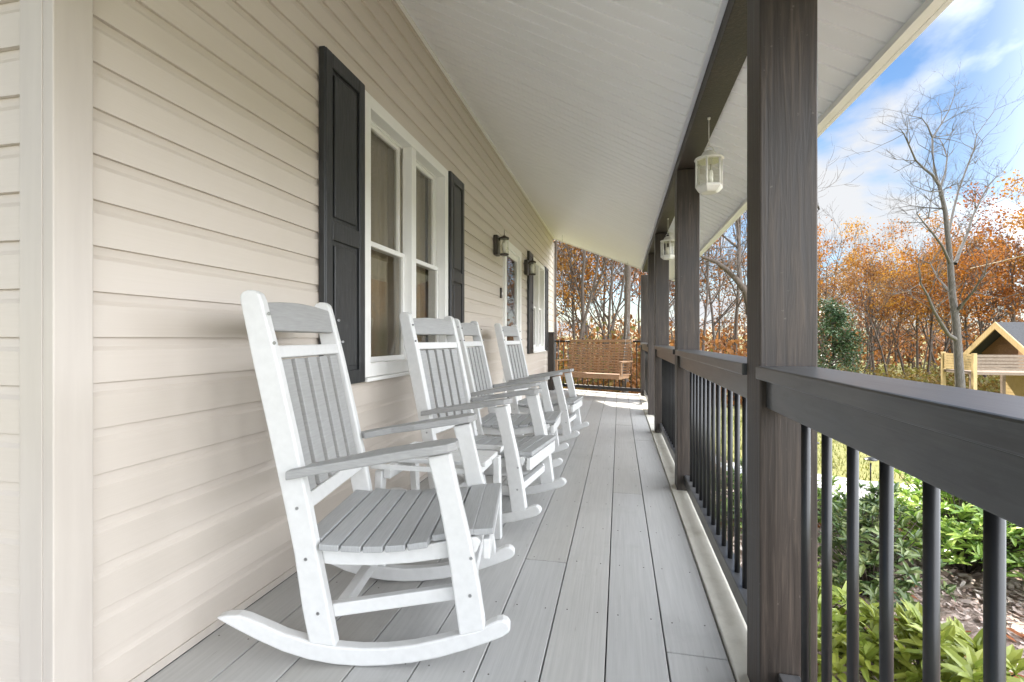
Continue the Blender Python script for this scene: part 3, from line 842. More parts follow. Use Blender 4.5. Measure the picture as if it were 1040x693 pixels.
for s in (-1, 1):
    bm = BM(); bx(bm, s * SWW - .03, s * SWW + .03, -.28, .20, .60, .622); swpart('armrest', bm)
    bm = BM(); bx(bm, s * SWW - .018, s * SWW + .018, -.28, -.24, .41, .599); swpart('arm_post', bm)
    bm = BM(); bx(bm, s * (SWW - .05) - .018, s * (SWW - .05) + .018, -.29, .17, .325, .384); swpart('seat_rail', bm)
    bm = BM()
    xw = -.43 + s * SWW * math.cos(R(-23)); zc = ceilz(xw) - .02
    for ya_ in (-.26, .20):
        pa = Vector((s * (SWW + .022), ya_, .37 if ya_ < 0 else .60)); pb = Vector((s * (SWW + .022), -.02, min(zc, pa.z + 1.0 if s < 0 else zc)))
        n = int((Vector((s * (SWW + .022), -.02, 1.35)) - pa).length / .03)
        q = Vector((s * (SWW + .022), -.02, 1.35))
        for i in range(n):
            a_ = pa.lerp(q, i / n); b_ = pa.lerp(q, (i + 1.3) / n); tube(bm, [a_, b_], .0035 if i % 2 else .0022, 5)
    m_ = int((zc - 1.35) / .03)
    for i in range(m_):
        tube(bm, [(s * (SWW + .022), -.02, 1.35 + (zc - 1.35) * i / m_), (s * (SWW + .022), -.02, 1.35 + (zc - 1.35) * min(1, (i + 1.3) / m_))], .0035 if i % 2 else .0022, 5)
    obj('chain', bm, M['screw'], sw)

# ------------------------------------------------------------------ garden shrubs
def leaf_blade(V, F, base, d, up, L, W, droop):
    """a folded, pointed leaf made of four faces, starting at base along d"""
    d = d.normalized(); side = d.cross(up)
    if side.length < 1e-3: side = Vector((1, 0, 0))
    side.normalize(); nrm = side.cross(d).normalized()
    b = len(V)
    ps = [base, base + d * L * .35 + nrm * .06 * L, base + d * L * .75 + nrm * (.04 - droop * .5) * L, base + d * L - nrm * droop * L]
    for i, (p, w) in enumerate(zip(ps, (.12, 1, .75, .02))):
        V.append(tuple(p - side * W * w / 2 + nrm * W * .16 * w)); V.append(tuple(p)); V.append(tuple(p + side * W * w / 2 + nrm * W * .16 * w))
    for i in range(3):
        a = b + i * 3; F.append((a, a + 1, a + 4, a + 3)); F.append((a + 1, a + 2, a + 5, a + 4))
def shrub(name, label, loc, rx, ry, h, nro, leaf, mat, seed, rot=0, cat='shrub', group=None, up=.5):
    r_ = random.Random(seed); t = thing(name, label, cat, loc, rot, group)
    V = []; F = []; bm = BM()
    for i in range(nro):
        a = r_.uniform(0, 6.283); u_ = r_.random() ** .6; el = r_.uniform(.05, 1)
        rad = math.sqrt(max(0, 1 - el * el)) * (.75 + .35 * r_.random())
        if i % 3 == 0: rad *= r_.random(); 
        hh = h * (.25 + .75 * el) * (.8 + .25 * noise.noise(Vector((a, el * 2, seed))))
        c = Vector((rx * rad * math.cos(a), ry * rad * math.sin(a), hh))
        if i % 3 == 1: c *= r_.uniform(.55, .9)
        ax = Vector((c.x / rx * .6, c.y / ry * .6, 1)).normalized()
        n = r_.randint(7, 10)
        for k in range(n):
            az = 6.283 * k / n + r_.uniform(-.3, .3)
            e = r_.uniform(-.1, .75) if k < n - 2 else 1.2
            q = ax.to_track_quat('Z', 'Y') @ Vector((math.cos(az) * math.cos(e), math.sin(az) * math.cos(e), math.sin(e)))
            l = leaf * r_.choice((r_.uniform(.4, .7), r_.uniform(.7, 1.0), r_.uniform(.8, 1.25)))
            leaf_blade(V, F, c, q, ax, l, l * .30, r_.uniform(0, .28))
        if i % 2 == 0:
            mid = Vector((c.x * .45, c.y * .45, c.z * .55)); tube(bm, [(c.x * .1, c.y * .1, 0), mid, c], [.006, .004, .0025], 5, False)
    raw('foliage', V, F, M[mat], t)
    obj('stems', bm, M['barkfar'], t)
    return t
def G(x, y): return (x, y, gz(x, y) + .03)
gr = 'leafy garden shrubs'
for lab, x, y, rx, ry, h, n_, lf, mt in [
    ('low yellow green shrub with long leaves close below the nearest railing', 1.18, 2.2, .36, .45, .42, 130, .11, 'shrubyellow'),
    ('low yellow green shrub touching the porch just past the nearest post', .92, 2.75, .30, .40, .40, 100, .105, 'shrubyellow'),
    ('small yellow green shrub with long leaves at the bottom edge of the view', 1.05, 1.65, .34, .36, .34, 90, .11, 'shrubyellow'),
    ('blue green shrub between the low yellow shrub and the walkway', 1.42, 3.25, .38, .42, .62, 190, .075, 'shrubdark'),
    ('blue green shrub beside the porch edge under the second railing section', 1.0, 4.2, .40, .50, .62, 170, .08, 'shrubdark'),
    ('large bright green shrub in the middle of the mulch bed', 2.2, 3.75, .55, .50, .74, 380, .085, 'shrubgreen'),
    ('large yellow green shrub farthest right beyond the mulch', 3.15, 3.65, .68, .58, .78, 400, .09, 'shrubyellow'),
    ('bright green shrub behind the others beside the walkway bend', 2.5, 4.4, .48, .36, .62, 220, .085, 'shrubyellow'),
    ('small green shrub at the corner of the walkway near the steps', 1.55, 4.55, .34, .30, .40, 110, .08, 'shrubgreen'),
    ('mid green shrub at the right front of the bed, mostly behind the rail cap', 2.75, 3.0, .45, .42, .60, 240, .085, 'shrubgreen'),
    ('dark green shrub filling the gap behind the low blue green one', 1.75, 3.95, .36, .34, .55, 150, .08, 'shrubdark')]:
    shrub('garden_shrub', lab, G(x, y), rx, ry, h, n_, lf, mt, int(x * 100 + y * 10), group=gr)

# path lights
def path_light():
    t = thing('path_light', 'small black garden light standing beyond the pale walkway', 'garden light', (2.62, 5.95, gz(2.62, 5.95)), 0, 'black garden lights')
    bm = BM(); tube(bm, [(0, 0, 0), (0, 0, .20)], .008, 8); obj('stake', bm, M['metal'], t)
    bm = BM(); lathe(bm, [(.024, .20), (.03, .235)], 0, 0, 12); obj('lamp_glass', bm, M['lampglass'], t)
    bm = BM(); lathe(bm, [(.065, .236), (.06, .244), (.02, .262)], 0, 0, 16); obj('lamp_cap', bm, M['metal'], t)
    return t
pl = path_light()
dup(pl, (2.35, 6.75, gz(2.35, 6.75)), 1, 'more distant small black garden light on the lawn')

# ------------------------------------------------------------------ cabin
cb = thing('wooden_cabin', 'small raised cabin with dark gabled roof, pale bargeboards and a wooden deck', 'cabin', (18, 29.9, gz(18, 29.9)))
bz = cb.location.z
def Z(z): return z - bz
XG = 0; HWd = 2.45; pk = 1.72; ev_ = .02
def cobj(n, bm, m, **k): return obj(n, bm, M[m], cb, **k)
bm = BM(); prism(bm, [(-HWd + .35, Z(-.5)), (HWd - .35, Z(-.5)), (HWd - .35, Z(ev_ + .2)), (0, Z(pk - .12)), (-HWd + .35, Z(ev_ + .2))], 'yz', 1.5, 7.5); cobj('wall', bm, 'brownwood')
for s in (-1, 1):
    bm = BM(); y0_, y1_ = 0, s * (HWd + .15); zz = lambda y: Z(pk) - abs(y) * (pk - ev_) / HWd
    P = [(y0_, zz(0)), (y1_, zz(y1_)), (y1_, zz(y1_) + .10), (y0_, zz(0) + .12)]
    prism(bm, P, 'yz', .85, 8); cobj('roof', bm, 'shingle')
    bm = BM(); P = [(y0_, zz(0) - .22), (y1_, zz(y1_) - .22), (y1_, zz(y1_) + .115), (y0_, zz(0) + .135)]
    prism(bm, P, 'yz', .78, .84); cobj('bargeboard', bm, 'sunlitwood')
bm = BM(); bx(bm, 1.44, 1.495, -.95, .95, Z(-.45), Z(.7)); cobj('door', bm, 'brownwood')
bm = BM(); bx(bm, 1.0, 1.4, -1.9, -1.2, Z(-.45), Z(.45)); cobj('cabinet', bm, 'swingwood')
DX0, DX1, DY0, DY1 = -2.5, 7, -4.0, -1.9
bm = BM(); bx(bm, DX0, DX1, DY0, -1.9, Z(-.62), Z(-.5)); bx(bm, 1.0, DX1, -1.899, 1.9, Z(-.62), Z(-.5)); cobj('deck_platform', bm, 'deckwood')
bm = BM()
for k in range(6): bx(bm, DX0 - .04, DX0, DY0 + .06, -1.9, Z(-.44) + k * .125, Z(-.44) + k * .125 + .112)
cobj('deck_railing', bm, 'sunlitwood', label='pale planked deck railing in sunlight')
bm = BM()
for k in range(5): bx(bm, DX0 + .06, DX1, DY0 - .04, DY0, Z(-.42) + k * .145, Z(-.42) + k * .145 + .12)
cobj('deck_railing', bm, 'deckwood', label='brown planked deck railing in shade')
for x, y, tp in ((DX0, DY0, .34), (DX0, -1.85, .36), (DX0 + 3, DY0, .3), (DX0 + 6, DY0, .3), (DX1, DY0, .3), (DX0 + 3, -1.0, -.6), (.9, 1.9, -.6), (6.5, 1.9, -.5), (6.5, -2, -.5)):
    bm = BM(); bx(bm, x - .07, x + .07, y - .07, y + .07, 0 - .6, Z(tp)); cobj('deck_post', bm, 'sunlitwood' if x <= DX0 else 'deckwood')  # posts on the sunlit side take the paler wood colour
bm = BM(); zz_ = -.6
while zz_ < Z(-.63) - .2:
    bx(bm, 2.2, 6.8, -1.5, 1.8, zz_, zz_ + .185); bx(bm, 2.22, 6.78, -1.48, 1.78, zz_ + .185, zz_ + .2); zz_ += .2
cobj('lower_wall', bm, 'sunlitwood')

# ------------------------------------------------------------------ trees
def grow(seed, H, r0, spread, levels=4, lean=.04, clear=.35, nb=9):
    """returns branch polylines (pts, radii) and tip points"""
    r_ = random.Random(seed); B = []; tips = []
    def branch(p, d, L, rad, lv):
        pts = [p.copy()]; rs = [rad]; n = 7 if lv == 0 else 5
        q = p.copy(); dd = d.copy()
        for i in range(n):
            dd = (dd + Vector((r_.gauss(0, 1), r_.gauss(0, 1), r_.gauss(0, .6))) * (.055 if lv == 0 else .16) + Vector((0, 0, .06 if lv else .02))).normalized()
            q = q + dd * L / n; pts.append(q.copy()); rs.append(rad * (1 - .82 * (i + 1) / n) + .004)
        B.append((pts, rs, lv))
        if lv >= 2: tips.extend(pts[2:])
        if lv < levels - 1:
            m = nb if lv == 0 else (5 if lv == 1 else 4)
            for k in range(m):
                t = (clear + (1 - clear) * (k + r_.random()) / m) if lv == 0 else r_.uniform(.25, 1)
                i = min(len(pts) - 2, int(t * n)); f = t * n - i
                pp = pts[i].lerp(pts[i + 1], min(1, f)); dr = (pts[i + 1] - pts[i]).normalized()
                a = r_.uniform(0, 6.283); ang = r_.uniform(.45, .95) if lv == 0 else r_.uniform(.35, .9)
                u_ = dr.orthogonal().normalized(); w_ = dr.cross(u_)
                nd = dr * math.cos(ang) + (u_ * math.cos(a) + w_ * math.sin(a)) * math.sin(ang)
                LL = (L * spread * (1.15 - .6 * t) if lv == 0 else L * r_.uniform(.4, .65))
                branch(pp, nd.normalized(), LL, max(.008, rs[i] * (.55 if lv == 0 else .6)), lv + 1)
    branch(Vector((0, 0, -.3)), Vector((r_.gauss(0, lean), r_.gauss(0, lean), 1)).normalized(), H, r0, 0)
    return B, tips
def tree_meshes(name, seed, H, r0, spread, nleaf, lsize, leafmat_, bark, levels=4, clear=.35, nb=9, minr=0, sig=.45):
    B, tips = grow(seed, H, r0, spread, levels, clear=clear, nb=nb)
    bm = BM()
    for pts, rs, lv in B: tube(bm, pts, rs, 8 if lv == 0 else (5 if lv == 1 else 3), False)
    bmesh.ops.recalc_face_normals(bm, faces=bm.faces)
    tm = bpy.data.meshes.new('trunk'); bm.to_mesh(tm); bm.free(); tm.materials.append(M[bark])
    cm = None
    if nleaf:
        r_ = random.Random(seed + 99); V = []; F = []
        keep = [p for p in tips if noise.noise(p * .45 + Vector((seed, 0, 0))) > -.12] or tips
        for i in range(nleaf):
            p = r_.choice(keep) + Vector((r_.gauss(0, sig), r_.gauss(0, sig), r_.gauss(0, sig * .7)))
            s = lsize * r_.uniform(.5, 1.25)
            card(V, F, p, s, s * r_.uniform(.6, .9), r_.uniform(0, 6.3), r_.uniform(-1.3, 1.3), r_.uniform(-1.3, 1.3))
        cm = bpy.data.meshes.new('crown'); cm.from_pydata(V, [], F); cm.materials.append(M[leafmat_]); cm.update()
    return tm, cm
def plant_tree(meshes, x, y, rz, sc, label, group, name, z=None):
    t = thing(name, label, 'tree', (x, y, gz(x, y) if z is None else z), rz, group); t.scale = (sc, sc, sc)
    for nm, me in (('trunk', meshes[0]), ('crown', meshes[1])):
        if me:
            o = bpy.data.objects.new(nm, me); COL.objects.link(o); o.parent = t
    return t
kinds = [
    tree_meshes('a', 21, 15, .15, .42, 2300, .17, 'leaforange', 'barkfar'),
    tree_meshes('b', 22, 14, .13, .40, 1700, .16, 'leafrust', 'barkfar'),
    tree_meshes('c', 23, 16, .13, .38, 600, .16, 'leafrust', 'barkfar', clear=.3),
    tree_meshes('d', 24, 16, .10, .36, 0, .1, None, 'barkfar', clear=.3),
    tree_meshes('e', 25, 13, .14, .45, 3200, .17, 'leaforange', 'barkfar', clear=.3),
    tree_meshes('f', 26, 17, .13, .34, 260, .16, 'leaforange', 'barkfar', clear=.45),
]
klab = ['orange leaved autumn tree in the wood beyond the lawn', 'rust brown autumn tree in the wood beyond the lawn',
        'thinly leaved brown autumn tree in the wood', 'bare grey brown tree in the wood', 'dense bright orange autumn tree at the wood edge', 'tall straight nearly bare trunk in the wood']
kname = ['autumn_tree', 'autumn_tree', 'autumn_tree', 'bare_tree', 'autumn_tree', 'bare_tree']
th = math.atan(109 / 500); sn, cs = math.sin(th), math.cos(th)
def ray(px, D):
    u = (px - 520) / 500
    return (u * cs - sn) * D, (u * sn + cs) * D
rt = random.Random(5)
spots = []
# wood seen past the end of the porch
for px, D, k, s in [(567, 27, 2, .95), (579, 22, 3, .85), (592, 27, 5, .9), (607, 24, 3, .8), (619, 29, 2, .8), (634, 20, 5, 1.1), (646, 31, 3, 1), (572, 36, 1, .9), (655, 34, 3, 1), (586, 33, 0, .8), (600, 31, 1, .85), (613, 35, 0, .85), (628, 33, 1, .8), (641, 36, 0, .85), (650, 40, 4, .9), (560, 31, 5, 1), (599, 40, 4, .85),
                    (552, 30, 1, 1), (535, 27, 5, 1), (584, 44, 2, 1), (624, 46, 5, 1)]:
    spots.append((px, D, k, s))
# wood between posts and along the lawn
for px, D, k, s in [(668, 30, 3, 1), (690, 35, 1, .9), (712, 26, 3, .9), (728, 31, 2, .85), (745, 24, 3, .9), (762, 33, 3, 1), (780, 36, 1, .8), (800, 34, 0, .8), (825, 37, 1, .72), (842, 39, 4, .68),
                    (830, 41, 0, .75), (858, 43, 4, .62), (872, 40, 1, .6), (888, 40, 0, .70), (897, 43, 4, .74), (932, 44, 0, .8), (951, 39, 4, .72), (973, 44, 4, .84), (996, 44, 4, .86), (1026, 38, 4, .84), (905, 37, 1, .66), (920, 41, 4, .76), (942, 40, 0, .72), (958, 43, 1, .8), (985, 42, 0, .76), (1003, 40, 2, .8), (1018, 43, 4, .84), (1034, 40, 0, .86), (1052, 42, 4, .9), (1075, 40, 0, .9), (1100, 42, 1, .9), (1130, 40, 4, .9), (1170, 42, 0, .9), (1220, 44, 1, .9)]:
    spots.append((px, D, k, s))
for i in range(26):
    px = rt.choice([rt.uniform(555, 760), rt.uniform(790, 1090), rt.uniform(790, 1090)])
    spots.append((px, rt.uniform(46, 62), rt.choice([0, 1, 2, 3, 5, 4]) if px > 880 else rt.choice([2, 3, 3, 5]), rt.uniform(.72, .9) if px > 780 else rt.uniform(.9, 1.1)))
for px, D, k, s in spots:
    x, y = ray(px, D)
    plant_tree(kinds[k], x, y, rt.uniform(0, 6.3), s * rt.uniform(.93, 1.05), klab[k], klab[k].split(' in the')[0].split(' at the')[0].replace(' tree', ' trees').replace('trunk', 'trunks') + ' of the wood', kname[k])
# evergreen at the left of the right hand view
def evergreen():
    r_ = random.Random(77); x, y = ray(846, 27)
    t = thing('evergreen_tree', 'dark evergreen broadleaf tree just right of the nearest post', 'tree', (x, y, gz(x, y)))
    bm = BM(); tube(bm, [(0, 0, -.3), (.05, 0, 2), (0, .05, 5)], [.16, .12, .03], 8)
    V = []; F = []
    for k in range(60):
        z = .5 + 5.2 * (k / 60) ; a = r_.uniform(0, 6.28); rad = (1.75 * (1 - (z / 6.3) ** 1.6) + .2) * r_.uniform(.65, 1.1)
        c = Vector((rad * math.cos(a), rad * math.sin(a), z + .3)); tube(bm, [(0, 0, z - .2), c * .6 + Vector((0, 0, z * .4)), c], [.03, .015, .006], 4, False)
        for j in range(150):
            f = r_.random() ** .5; p = Vector((c.x * f, c.y * f, z + .3 * f)) + Vector((r_.gauss(0, .28), r_.gauss(0, .28), r_.gauss(0, .2)))
            s = r_.uniform(.07, .15); card(V, F, p, s, s * .45, r_.uniform(0, 6.3), r_.uniform(-.9, .9), r_.uniform(-.9, .9))
    obj('trunk', bm, M['barkfar'], t); raw('crown', V, F, M['leafgreen'], t)
evergreen()

# the big bare tree standing on the lawn
def big_tree():
    D0 = 21.0; bx_, by_ = ray(974, D0); g0 = gz(bx_, by_)
    t = thing('bare_tree', 'tall bare grey tree standing alone on the lawn before the orange wood', 'tree', (bx_, by_, g0))
    def P(px, py, dd=0):
        D = D0 + dd; x, y = ray(px, D); return Vector((x - bx_, y - by_, 1 + (344 - py) / 500 * D - g0))
    bm = BM(); rb = random.Random(9)
    limbs = [
        ([(976, 440, 0), (975, 392, 0), (973, 360, 0), (971, 330, 0), (967, 300, 0), (965, 270, 0), (963, 245, 0), (960, 215, 0), (954, 189, 0)], [.27, .22, .195, .18, .165, .15, .125, .11, .09]),
        ([(954, 189, 0), (947, 178, -.2), (938, 171, -.5), (930, 163, -.8), (923, 147, -1.2), (918, 136, -1.4), (914, 131, -1.6)], [.07, .06, .05, .045, .035, .025, .012]),
        ([(954, 189, 0), (949, 172, .3), (947, 155, .5), (947, 140, .8), (956, 126, 1.0), (964, 112, 1.4), (969, 98, 1.6), (970, 88, 1.8)], [.08, .065, .055, .045, .035, .025, .015, .008]),
        ([(947, 140, .8), (942, 128, .6), (936, 120, .3), (926, 118, 0), (914, 114, -.4)], [.04, .03, .022, .015, .008]),
        ([(955, 190, 0), (960, 176, .5), (962, 160, .9), (958, 148, 1.3), (953, 139, 1.6), (964, 137, 1.9), (968, 132, 2.1)], [.05, .042, .035, .028, .02, .014, .007]),
        ([(970, 268, 0), (976, 252, .5), (982, 239, .8), (987, 222, 1.2), (996, 203, 1.6), (1003, 190, 1.9), (1012, 180, 2.1), (1022, 175, 2.4)], [.10, .085, .07, .055, .04, .03, .018, .008]),
        ([(964, 235, 0), (968, 215, .6), (974, 192, 1), (983, 168, 1.4), (989, 152, 1.7), (992, 137, 1.9), (1003, 122, 2.2), (1010, 112, 2.4)], [.07, .058, .048, .038, .03, .022, .013, .006]),
        ([(965, 268, 0), (957, 250, -.8), (948, 238, -1.3), (938, 226, -1.7), (931, 217, -2.0)], [.08, .06, .045, .032, .022]),
        ([(971, 345, 0), (963, 340, -.4), (955, 327, -.9), (948, 315, -1.3), (942, 300, -1.7), (935, 288, -2.1), (933, 270, -2.3)], [.11, .095, .08, .065, .05, .035, .02]),
        ([(972, 316, 0), (980, 306, -.5), (988, 297, -.9), (994, 287, -1.3), (1000, 280, -1.6), (1003, 262, -1.9)], [.09, .07, .055, .045, .03, .015]),
        ([(956, 194, 0), (946, 195, -.5), (935, 192, -1), (925, 187, -1.4)], [.035, .025, .018, .008]),
        ([(957, 212, 0), (940, 211, .6), (925, 209, 1), (907, 212, 1.5)], [.04, .03, .02, .008]),
        ([(943, 222, -.2), (945, 205, -.3), (948, 192, -.4)], [.03, .02, .012]),
        ([(968, 300, 0), (952, 282, 1), (945, 268, 1.6), (930, 262, 2.2)], [.06, .04, .03, .012]),
        ([(992, 212, 1.4), (988, 202, 1), (984, 193, .6)], [.025, .016, .006]),
    ]
    allp = []
    for pts, rs in limbs:
        P3 = [P(*p) for p in pts]; rs = [r * .8 for r in rs]; tube(bm, P3, rs, 9, False)
        for i, (p, r) in enumerate(zip(P3, rs)):
            if i > 1 or len(P3) < 5: allp.append((p, r, (P3[min(i + 1, len(P3) - 1)] - P3[max(i - 1, 0)]).normalized()))
    def twig(p, d, L, r, lv):
        pts = [p]; q = p.copy(); dd = d.copy(); n = 4
        for i in range(n):
            dd = (dd + Vector((rb.gauss(0, .18), rb.gauss(0, .18), rb.gauss(.05, .15)))).normalized(); q = q + dd * L / n; pts.append(q.copy())
        tube(bm, pts, [r * (1 - .8 * i / n) for i in range(n + 1)], 4 if lv else 5, False)
        if lv < 2:
            for k in range(3):
                i = rb.randint(1, n); a = Vector((rb.gauss(0, 1), rb.gauss(0, 1), rb.gauss(.4, .7))).normalized()
                twig(pts[i], (dd + a * .9).normalized(), L * rb.uniform(.4, .7), r * .55, lv + 1)
    for p, r, d in allp:
        if p.z < 3.2 or r > .16: continue
        for k in range(2 if r > .04 else 3):
            a = Vector((rb.gauss(0, 1), rb.gauss(0, 1), rb.gauss(.3, .6))).normalized()
            twig(p, (d * .7 + a).normalized(), rb.uniform(.6, 1.7), min(.018, r * .45 + .004), 0)
    obj('trunk', bm, M['bark'], t)
big_tree()
# second crossing bare tree with a broad leaning limb seen between the posts
def lean_tree():
    D0 = 17; bx_, by_ = ray(768, D0); g0 = gz(bx_, by_)
    t = thing('leaning_tree', 'bare tree with a thick leaning limb seen between the first two posts', 'tree', (bx_, by_, g0))
    def P(px, py, dd=0):
        D = D0 + dd; x, y = ray(px, D); return Vector((x - bx_, y - by_, 1 + (344 - py) / 500 * D - g0))
    bm = BM(); rb = random.Random(19)
    limbs = [([(772, 420, 0), (768, 370, 0), (765, 330, 0), (758, 297, 0), (748, 284, 0), (738, 274, 0), (727, 266, 0), (716, 262, 0), (706, 258, 0)], [.2, .17, .15, .13, .10, .085, .07, .05, .03]),
             ([(752, 290, 0), (750, 270, .4), (751, 250, .7), (749, 230, 1), (748, 200, 1.2), (752, 150, 1.3)], [.09, .08, .07, .06, .05, .03]),
             ([(750, 252, .7), (742, 246, .9), (735, 240, 1.1), (726, 230, 1.3)], [.05, .04, .03, .015]),
             ([(765, 330, 0), (770, 300, .2), (775, 260, .4), (785, 200, .6)], [.13, .11, .08, .05])]
    for pts, rs in limbs:
        P3 = [P(*p) for p in pts]; tube(bm, P3, rs, 8, False)
        for p, q in zip(P3[2:], P3[1:]):
            d = (p - q).normalized()
            for k in range(4):
                a = Vector((rb.gauss(0, 1), rb.gauss(0, 1), rb.gauss(.2, .7))).normalized(); dd = (d * .6 + a).normalized(); L = rb.uniform(.6, 1.6)
                m1 = p + dd * L * .5; m2 = m1 + (dd + Vector((rb.gauss(0, .3), rb.gauss(0, .3), rb.gauss(0, .3)))).normalized() * L * .5
                tube(bm, [p, m1, m2], [.018, .012, .004], 4, False)
                for j in range(3):
                    e = Vector((rb.gauss(0, 1), rb.gauss(0, 1), rb.gauss(.2, .7))).normalized(); tube(bm, [m1, m1 + (dd + e) * L * .3], [.008, .003], 3, False)
    obj('trunk', bm, M['barkfar'], t)
lean_tree()

# undergrowth at the foot of the wood
V = []; F = []; V2 = []; F2 = []
rb = random.Random(31)
for k in range(420):
    px = rb.choice([rb.uniform(550, 800), rb.uniform(790, 1100)]); D = rb.uniform(30, 48) if px > 790 else rb.uniform(20, 42)
    x, y = ray(px, D); g = gz(x, y); w = rb.uniform(.7, 1.5); h = rb.uniform(1.2, 3.0) if px > 790 else rb.uniform(1.5, 4.6)
    if 15 < x < 26 and 25 < y < 33: continue
    VV, FF = (V, F) if px > 790 or k % 4 == 0 else (V2, F2)
    for j in range(95):
        a = rb.uniform(0, 6.3); rr2 = w * math.sqrt(rb.random()); z = h * rb.random() ** .8 * (1 - .3 * rr2 / w)
        s = rb.uniform(.10, .24); card(VV, FF, (x + rr2 * math.cos(a), y + rr2 * math.sin(a), g + z), s, s * .6, rb.uniform(0, 6.3), rb.uniform(-1.3, 1.3), rb.uniform(-1.3, 1.3))
tag(raw('rust_brush', V2, F2, M['leafrust']), 'rust orange brush growing among the trunks behind the porch swing', 'brush', kind='stuff')
tag(raw('undergrowth', V, F, M['leafbrush']), 'tangled yellow green and orange undergrowth at the foot of the wood', 'undergrowth', kind='stuff')
# far-off wood behind everything, read as one mass
bm = BM(); V = []; F = []
for k in range(330):
    px = rb.choice([rb.uniform(480, 780), rb.uniform(780, 1200), rb.uniform(780, 1200)]); D = rb.uniform(62, 95); x, y = ray(px, D); g = gz(x, y); h = rb.uniform(6, 12) * (.75 if px > 780 else .8)
    tube(bm, [(x, y, g - .5), (x + rb.gauss(0, .3), y, g + h * .5), (x + rb.gauss(0, .8), y + rb.gauss(0, .8), g + h)], [.16, .11, .03], 4, False)
    for q in range(6):
        z = g + h * rb.uniform(.35, .95); tube(bm, [(x, y, z - .6), (x + rb.gauss(0, 1.2), y + rb.gauss(0, 1.2), z + 1.0)], [.05, .012], 3, False)
    for j in range(60):
        s = rb.uniform(.25, .5); card(V, F, (x + rb.gauss(0, 1.4), y + rb.gauss(0, 1.4), g + h * (.1 + .75 * rb.random())), s, s * .7, rb.uniform(0, 6.3), rb.uniform(-1.3, 1.3), rb.uniform(-1.3, 1.3))
fw = tag(obj('far_wood', bm, M['barkfar']), 'far brown wood of bare trunks behind the nearer autumn trees', 'wood', kind='stuff')
ff = tag(raw('far_foliage', V, F, M['leafrust']), 'rust coloured foliage of the distant wood', 'foliage', kind='stuff')

# cable from the house to the right
cbx = tag(obj('overhead_cable', (lambda b: (tube(b, [(*ray(985, 22), 1 + (344 - 273) / 500 * 22), (*ray(1015, 21), 1 + (344 - 266) / 500 * 21), (*ray(1045, 20), 1 + (344 - 258) / 500 * 20), (*ray(1300, 18), 1 + (344 - 170) / 500 * 18)], .018, 6), b)[1])(BM()), M['cable']), 'thin pale cable running to the bare tree from the right', 'cable')

# ------------------------------------------------------------------ sky, sun, camera
w = bpy.data.worlds.new('World'); S.world = w; w.use_nodes = True
nt = w.node_tree; N = nt.nodes; L = nt.links
bg = N['Background']
sky = N.new('ShaderNodeTexSky'); sky.sky_type = 'NISHITA'; sky.sun_disc = False
sdir = Vector((-.39, .92, 0)).normalized(); SEL = R(44)
sky.sun_elevation = SEL; sky.sun_rotation = math.atan2(sdir.x, sdir.y)
sky.air_density = 1.0; sky.dust_density = .25; sky.ozone_density = 2.0
tc = N.new('ShaderNodeTexCoord'); sp = N.new('ShaderNodeSeparateXYZ'); L.new(tc.outputs['Generated'], sp.inputs[0])
# cloud layer: direction projected onto a high flat deck
ad = N.new('ShaderNodeMath'); ad.operation = 'ADD'; ad.inputs[1].default_value = .22; L.new(sp.outputs['Z'], ad.inputs[0])
mxm = N.new('ShaderNodeMath'); mxm.operation = 'MAXIMUM'; mxm.inputs[1].default_value = .05; L.new(ad.outputs[0], mxm.inputs[0])
dv = N.new('ShaderNodeVectorMath'); dv.operation = 'DIVIDE'
cm_ = N.new('ShaderNodeCombineXYZ'); [L.new(mxm.outputs[0], cm_.inputs[i]) for i in range(3)]
L.new(tc.outputs['Generated'], dv.inputs[0]); L.new(cm_.outputs[0], dv.inputs[1])
mp = N.new('ShaderNodeMapping'); mp.inputs['Location'].default_value = (1.1, 0.4, 0); L.new(dv.outputs[0], mp.inputs['Vector'])
cn = noise_tex(nt, mp.outputs['Vector'], 1.25, 7, .52, .25)
cov = ramp(nt, cn, [(.48, (0, 0, 0)), (.60, (1, 1, 1))])
lm = N.new('ShaderNodeMapRange'); lm.inputs['From Min'].default_value = .42; lm.inputs['From Max'].default_value = -.1; lm.inputs['To Min'].default_value = 0; lm.inputs['To Max'].default_value = .35
L.new(sp.outputs['Z'], lm.inputs['Value'])
mxc = N.new('ShaderNodeMix'); mxc.data_type = 'FLOAT'; mxc.inputs['B'].default_value = 1
L.new(lm.outputs[0], mxc.inputs['Factor']); L.new(cov, mxc.inputs['A'])
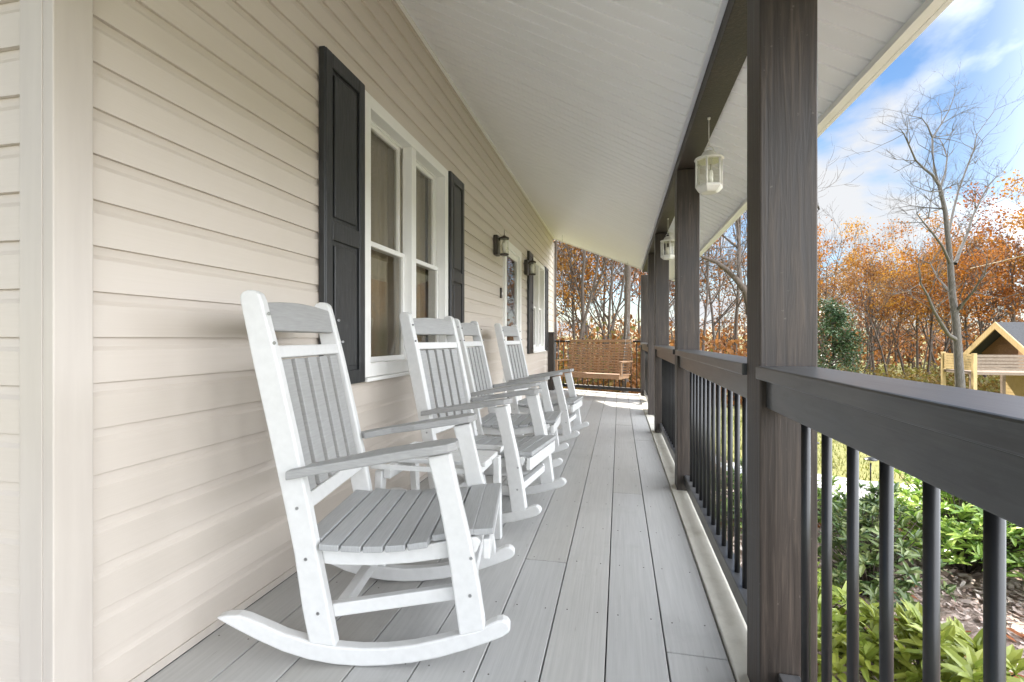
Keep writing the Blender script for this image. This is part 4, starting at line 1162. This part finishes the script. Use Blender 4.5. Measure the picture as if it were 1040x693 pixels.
# extra-bright cloud added on the right, mostly out of view, to light the porch
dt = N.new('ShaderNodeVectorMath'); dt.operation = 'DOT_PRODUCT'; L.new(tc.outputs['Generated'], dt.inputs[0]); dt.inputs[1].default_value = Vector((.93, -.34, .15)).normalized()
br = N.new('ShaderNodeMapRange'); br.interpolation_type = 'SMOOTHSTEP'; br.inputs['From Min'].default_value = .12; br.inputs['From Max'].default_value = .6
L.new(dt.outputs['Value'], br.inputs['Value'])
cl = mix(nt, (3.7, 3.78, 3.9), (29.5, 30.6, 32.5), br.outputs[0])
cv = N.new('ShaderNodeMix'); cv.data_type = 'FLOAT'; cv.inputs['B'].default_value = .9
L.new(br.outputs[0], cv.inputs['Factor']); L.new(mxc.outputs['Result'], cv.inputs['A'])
hsv = N.new('ShaderNodeHueSaturation'); hsv.inputs['Saturation'].default_value = 1.18; hsv.inputs['Value'].default_value = .72; L.new(sky.outputs[0], hsv.inputs['Color'])
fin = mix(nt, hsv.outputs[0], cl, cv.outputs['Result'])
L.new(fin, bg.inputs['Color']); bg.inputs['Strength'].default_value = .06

sl = bpy.data.lights.new('sun', 'SUN'); sl.energy = 3.3; sl.angle = R(.5); sl.color = (1, .93, .82)
so = bpy.data.objects.new('sun', sl); COL.objects.link(so)
to = Vector((sdir.x * math.cos(SEL), sdir.y * math.cos(SEL), math.sin(SEL)))
so.rotation_euler = to.to_track_quat('Z', 'Y').to_euler(); so.location = (0, 0, 30)

cam = bpy.data.cameras.new('camera'); co = bpy.data.objects.new('camera', cam); COL.objects.link(co); S.camera = co
co.location = (0, 0, 1.0); co.rotation_euler = (R(90), 0, th)
cam.sensor_width = 36; cam.lens = 36 * 500 / 1040; cam.shift_y = -2.5 / 1040; cam.clip_end = 2000; cam.clip_start = .02
S.view_settings.view_transform = 'Standard'; S.view_settings.look = 'None'; S.view_settings.gamma = 1; S.view_settings.use_curve_mapping = False
S.view_settings.exposure = 2.0
S.render.engine = 'CYCLES'
S.cycles.max_bounces = 10; S.cycles.diffuse_bounces = 6; S.cycles.transparent_max_bounces = 12
